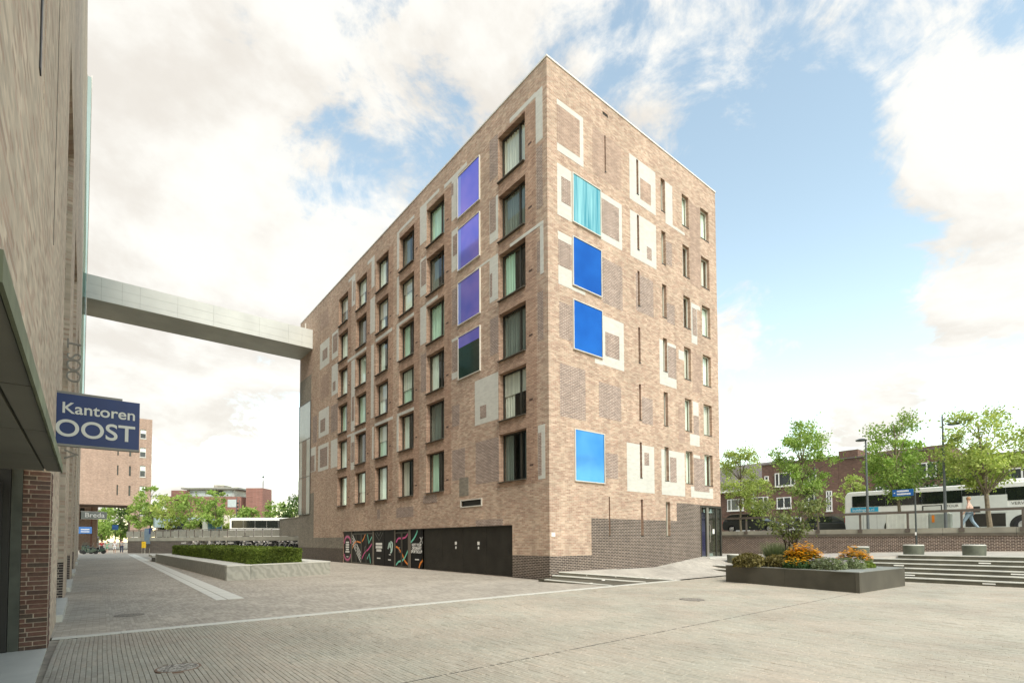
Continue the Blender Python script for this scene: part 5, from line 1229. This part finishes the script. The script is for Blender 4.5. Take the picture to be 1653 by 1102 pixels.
for i, (x, y, rz, lbn) in enumerate(((-14.6, 66.5, 1.2, 'dark green scooter standing side on by the wall'), (-14.9, 69.0, .6, 'dark scooter second along the wall'), (-15.0, 71.0, 1.0, 'dark scooter third along the wall'), (-14.7, 73.0, .4, 'dark scooter furthest along the wall by the blue sign'), (-13.9, 67.6, 1.5, 'dark green scooter with windscreen beside the red shirted person'))):
    o = sc0 if i == 0 else copy_tree(sc0); o.location = (x, y, 0); o.rotation_euler.z = rz; tag(o, lbn, 'scooter', 'scooters parked along the wall')
# trees beyond the archway
for i, (x, y, h, r_) in enumerate(((-13.5, 150, 9, 4.5), (-10, 140, 10.5, 4.2), (-7.5, 128, 11, 4.2), (-16, 175, 8.5, 5))):
    tree('far_tree', ('leafy tree lowest behind the white van roof', 'leafy tree above the middle of the archway road', 'dark leafy tree against the archway pillar', 'hazy tree furthest down the archway road')[i], h, r_, h*.75, 1500, (LEAF, LEAF, LEAF3, LEAF2)[i], 60+i, .34, .2, loc=(x, y, 0))

# ================================================================== bus deck behind the hedge
A_, B_ = Vector((6.5, 42.0)), Vector((-10.8, 69.5)); dd = (B_-A_).normalized(); nn = Vector((dd.y, -dd.x))*1.0
nn = Vector((-dd.y, dd.x)); nn = nn if nn.y > 0 else -nn
ZD = 1.95
struct(MB().prism([A_, B_, B_+nn*.01+Vector((40, 120)), A_+Vector((90, 110))], ZD-.35, ZD).build('bus_deck', CONC))
BD = thing('deck_railing', 'grey deck railing above the dark bicycle store', 'railing', (0, 52, ZD))
LD = (B_-A_).length
def dpt(s_, off=0): p = A_+dd*s_-nn*off; return p
MB().prism([dpt(0, .05), dpt(LD, .05), dpt(LD, -.05), dpt(0, -.05)], ZD+.95, ZD+1.05).build('top_rail', RAILM, BD)
MB().prism([dpt(0, .08), dpt(LD, .08), dpt(LD, -.02), dpt(0, -.02)], ZD-.38, ZD+.1).build('fascia', KERB, BD)
for k in range(int(LD/1.35)):
    p = dpt(.5+1.35*k); o = MB().box(p.x-.04, p.y-.04, ZD+.1, p.x+.04, p.y+.04, ZD+.95).build('post', RAILM, BD)
    a, b2 = dpt(.5+1.35*k+.08), dpt(.5+1.35*k+1.27); MB().quad((a.x, a.y, ZD+.15), (b2.x, b2.y, ZD+.15), (b2.x, b2.y, ZD+.9), (a.x, a.y, ZD+.9)).build('mesh_panel', plain('deck_mesh', (.24, .23, .19), .8) if 'deck_mesh' not in MATS else MATS['deck_mesh'], BD)
ST2 = thing('cycle_store', 'dark open bicycle store under the bus deck', 'store', (0, 52, 0))
MB().prism([dpt(0, -2.5), dpt(LD*.62, -2.5), dpt(LD*.62, -2.7), dpt(0, -2.7)], -.1, ZD-.35).build('back_wall', BLACKM, ST2)
MB().prism([dpt(0, 1.6), dpt(LD*.66, 1.6), dpt(LD*.66, -2.4), dpt(0, -2.4)], -.1, .42).build('rack_floor', CONC, ST2)
for k in range(8): p = dpt(2+2.7*k, .0); MB().box(p.x-.1, p.y-.1, 0, p.x+.1, p.y+.1, ZD-.38).build('column', CONC, ST2)
EW = thing('deck_wall', 'low dark brick wall under the far end of the deck', 'wall', (-8, 64, 0)); MB().prism([dpt(LD*.62, .02), dpt(LD, .02), dpt(LD, -.3), dpt(LD*.62, -.3)], -.1, ZD-.38).build('brickwork', DARKB2, EW)
# bicycles
def bicycle():
    t = thing('bicycle', '', 'bicycle'); 
    for yy in (-.52, .52):
        w_ = MB().lathe([(.315, -.015), (.345, 0), (.315, .015), (.30, 0)], (0, yy, .345), 20, 'x').build('wheel', TYRE, t, world=False)
    fr = MB(); a, b2, c, d = (0, -.52, .345), (0, -.08, .30), (0, -.16, .82), (0, .36, .82)
    for p0, p1 in ((a, b2), (a, c), (b2, c), (b2, d), (c, d), (d, (0, .52, .345)), (d, (0, .32, 1.0))): fr.tube([p0, p1], .017, 5)
    fr.build('frame', plain('bike_frame', (.25, .25, .25), .3, metal=.4) if 'bike_frame' not in MATS else MATS['bike_frame'], t, world=False)
    MB().tube([(-.28, .18, 1.06), (-.1, .33, 1.03), (.1, .33, 1.03), (.28, .18, 1.06)], .014, 5).build('handlebar', STEEL, t, world=False); MB().prof([(-.32, .93), (-.06, .91), (-.05, .95), (-.3, 1.0)], 'x', -.07, .07).build('saddle', BLACKM, t, world=False); MB().box(-.12, .38, .80, .12, .62, .98).build('crate', plain('bike_crate', (.42, .40, .36), .6) if 'bike_crate' not in MATS else MATS['bike_crate'], t, world=False)
    return t
bk0 = bicycle(); rr = random.Random(8); 
for k in range(34):
    p = dpt(1.0+.62*k, rr.uniform(.35, 1.0)); o = bk0 if k == 0 else copy_tree(bk0); o.location = (p.x, p.y, .42); o.rotation_euler.z = math.atan2(nn.y, nn.x)-math.pi/2+rr.gauss(0, .18)+(math.pi if rr.random() < .4 else 0)
    tag(o, 'bicycle parked in the long row behind the hedge', 'bicycle', 'bicycles parked in a row under the deck')
# deck kiosk, coaches, trees
KS = thing('glass_kiosk', 'pale blue panelled kiosk with glass base on the bus deck', 'kiosk', (-4.5, 82, ZD))
MB().box(-7.2, 80, ZD+1.7, -.6, 84, ZD+3.3).build('upper_panel', plain('kiosk_panel', (.35, .45, .47), .4), KS); MB().box(-6.9, 80.2, ZD, -.9, 83.8, ZD+1.7).build('glass_base', DKGL, KS)
for k in range(6): MB().box(-7.0+1.2*k, 80.1, ZD, -6.92+1.2*k, 80.2, ZD+1.7).build('mullion', ALU, KS)
def coach2(label, p, rz, z, mt, front):
    t = thing('coach', label, 'bus', (p[0], p[1], z), rz); q = MB()
    MB().prof([(-5.5, .35), (-5.5, 2.9), (-5.2, 3.1), (5.0, 3.1), (5.45, 2.7), (5.6, 1.2), (5.5, .35)], 'x', -1.25, 1.25).build('body', mt, t, world=False, bevel=.08)
    for sd_ in (-1, 1):
        for k in range(6): MB().box(sd_*1.24, -5.2+1.62*k, 1.6, sd_*1.265, -5.2+1.62*k+1.6, 2.7).build('window', DKGL, t, world=False)
        for yy in (-3.2, 3.2): MB().lathe([(.25, -.14), (.5, -.14), (.5, .14), (.25, .14)], (sd_*1.13, yy, .5), 20, 'x').build('wheel', TYRE, t, world=False)
    MB().quad((-1.1, 5.62, 1.1), (1.1, 5.62, 1.1), (1.05, 5.47, 2.75), (-1.05, 5.47, 2.75)).build('windscreen', plain('screen_blue', (.10, .20, .26), .1) if 'screen_blue' not in MATS else MATS['screen_blue'], t, world=False)
    return t
ang = math.atan2(RT.y, RT.x)-math.pi/2
coach2('white coach with dark windows waiting beyond the deck railing near the wing', (6.2, 66.8), ang+.12, ZD-.15, BUSW, 1)
coach2('pale coach with blue windscreen beside the glass kiosk', (-2.6, 78.5), ang-.45, ZD-.2, BUSG, 1)
GRP = (((-8.8, 88), 6.8, 1.9), ((-5.6, 76), 6.2, 2.3), ((-3.4, 74), 6.4, 2.4), ((-.4, 72), 7.0, 1.6), ((1.6, 78), 5.0, 2.0), ((3.8, 72), 4.6, 1.7), ((8.6, 73), 5.8, 2.2), ((10.6, 70), 6.6, 2.6), ((12.8, 72), 7.0, 2.8), ((-7.6, 84), 8.4, 1.6), ((-.2, 90), 5, 3))
LBS = ('loose leafy tree against the archway building edge', 'round green tree behind the glass kiosk', 'broad round green tree over the pale coach', 'narrow upright green tree before the pink brick block', 'low yellowish tree beside the pale coach', 'small yellow green tree before the white coach', 'green tree right of the brick tower', 'feathery dark green tree behind the low wing', 'yellow green tree touching the glass bay', 'tall thin tree near the archway building', 'low bushy tree behind the kiosk and coach')
for i, ((p, h, r_), lbn) in enumerate(zip(GRP, LBS)):
    tree('deck_tree', lbn, h, r_, h*.72, 1700, (LEAF, LEAF2, LEAF)[i % 3] if i != 7 else LEAF3, 80+i, .19, .09, loc=(p[0], p[1], ZD))
# pink brick block with penthouse
PB = thing('pink_brick_block', 'low pink brick block with glazed penthouse and flat roof', 'building', (9, 104, 0))
c0 = Vector((-.5, 112)); e0 = Vector((RT.x, RT.y)).normalized(); f0 = Vector((F.x, F.y)).normalized()
def pb(u0, u1, v0, v1, z0, z1, name, mt, par=PB): P0 = c0; return MB().prism([P0+e0*u0+f0*v0, P0+e0*u1+f0*v0, P0+e0*u1+f0*v1, P0+e0*u0+f0*v1], z0, z1).build(name, mt, par)
pb(-2.5, 12.4, 0, 10, 0, 10.8, 'wall', PINKB); pb(-6, 0, 4, 14, 0, 11.3, 'wing', PINKB); pb(-1.8, 1.2, -.8, 6, 0, 12.1, 'stair_tower', PINKB); pb(.6, 10.6, .6, 9, 10.8, 12.4, 'penthouse', plain('penthouse_glass', (.45, .48, .46), .3)); pb(-.2, 11.8, -.2, 9.6, 12.4, 12.75, 'flat_roof', plain('roof_grey_green', (.30, .31, .27), .6)); pb(4.8, 7, 3, 6, 12.75, 13.6, 'roof_plant', CONC)
pb(9.6, 11.4, -.05, .0, 8.6, 10.2, 'window', plain('pale_window', (.5, .58, .58), .3)); pb(-.9, .0, -.88, -.8, 9.0, 10.1, 'window', DKGL); pb(5, 16, -6, -5.5, 0, 6.6, 'white_screen_wall', plain('cream_render', (.62, .58, .50), .8))
for k in range(5): pb(.9+1.9*k, 2.6+1.9*k, .55, .59, 11.0, 12.2, 'penthouse_pane', HGL if k == 3 else MATS['pale_window'])
BT = thing('brick_tower', 'square pink brick tower with a mast on top', 'building', (15, 98, 0)); pb(13.4, 16.9, 0, 4, 0, 12.6, 'shaft', PINKB, BT); p = c0+e0*16+f0*2; MB().tube([(p.x, p.y, 12.5), (p.x, p.y, 15.2)], .08, 6).build('mast', LAMPM, BT); MB().lathe([(.05, -.3), (.28, 0), (.05, .3)], (p.x, p.y, 15.2), 12).build('mast_head', LAMPM, BT)
for k, u in enumerate((7.6, 8.4)):
    p = Vector((2.4, 73))+e0*u*.55-e0*4; t = thing('deck_lamp', ('thin deck lamp pole with signal heads', 'thin deck lamp pole carrying a timetable board')[k], 'lamp post', (p.x, p.y, ZD)); MB().tube([(0, 0, 0), (0, 0, 6.3-.4*k)], .05, 6).build('pole', LAMPM, t, world=False)
    if k == 0:
        for j in range(4): MB().box(.05, -.1, 3.6+.55*j, .25, .1, 3.85+.55*j).build('signal_head', BLACKM, t, world=False)
    else: MB().box(-.35, -.08, .9, .35, -.02, 1.8).build('board', WPAINT, t, world=False)
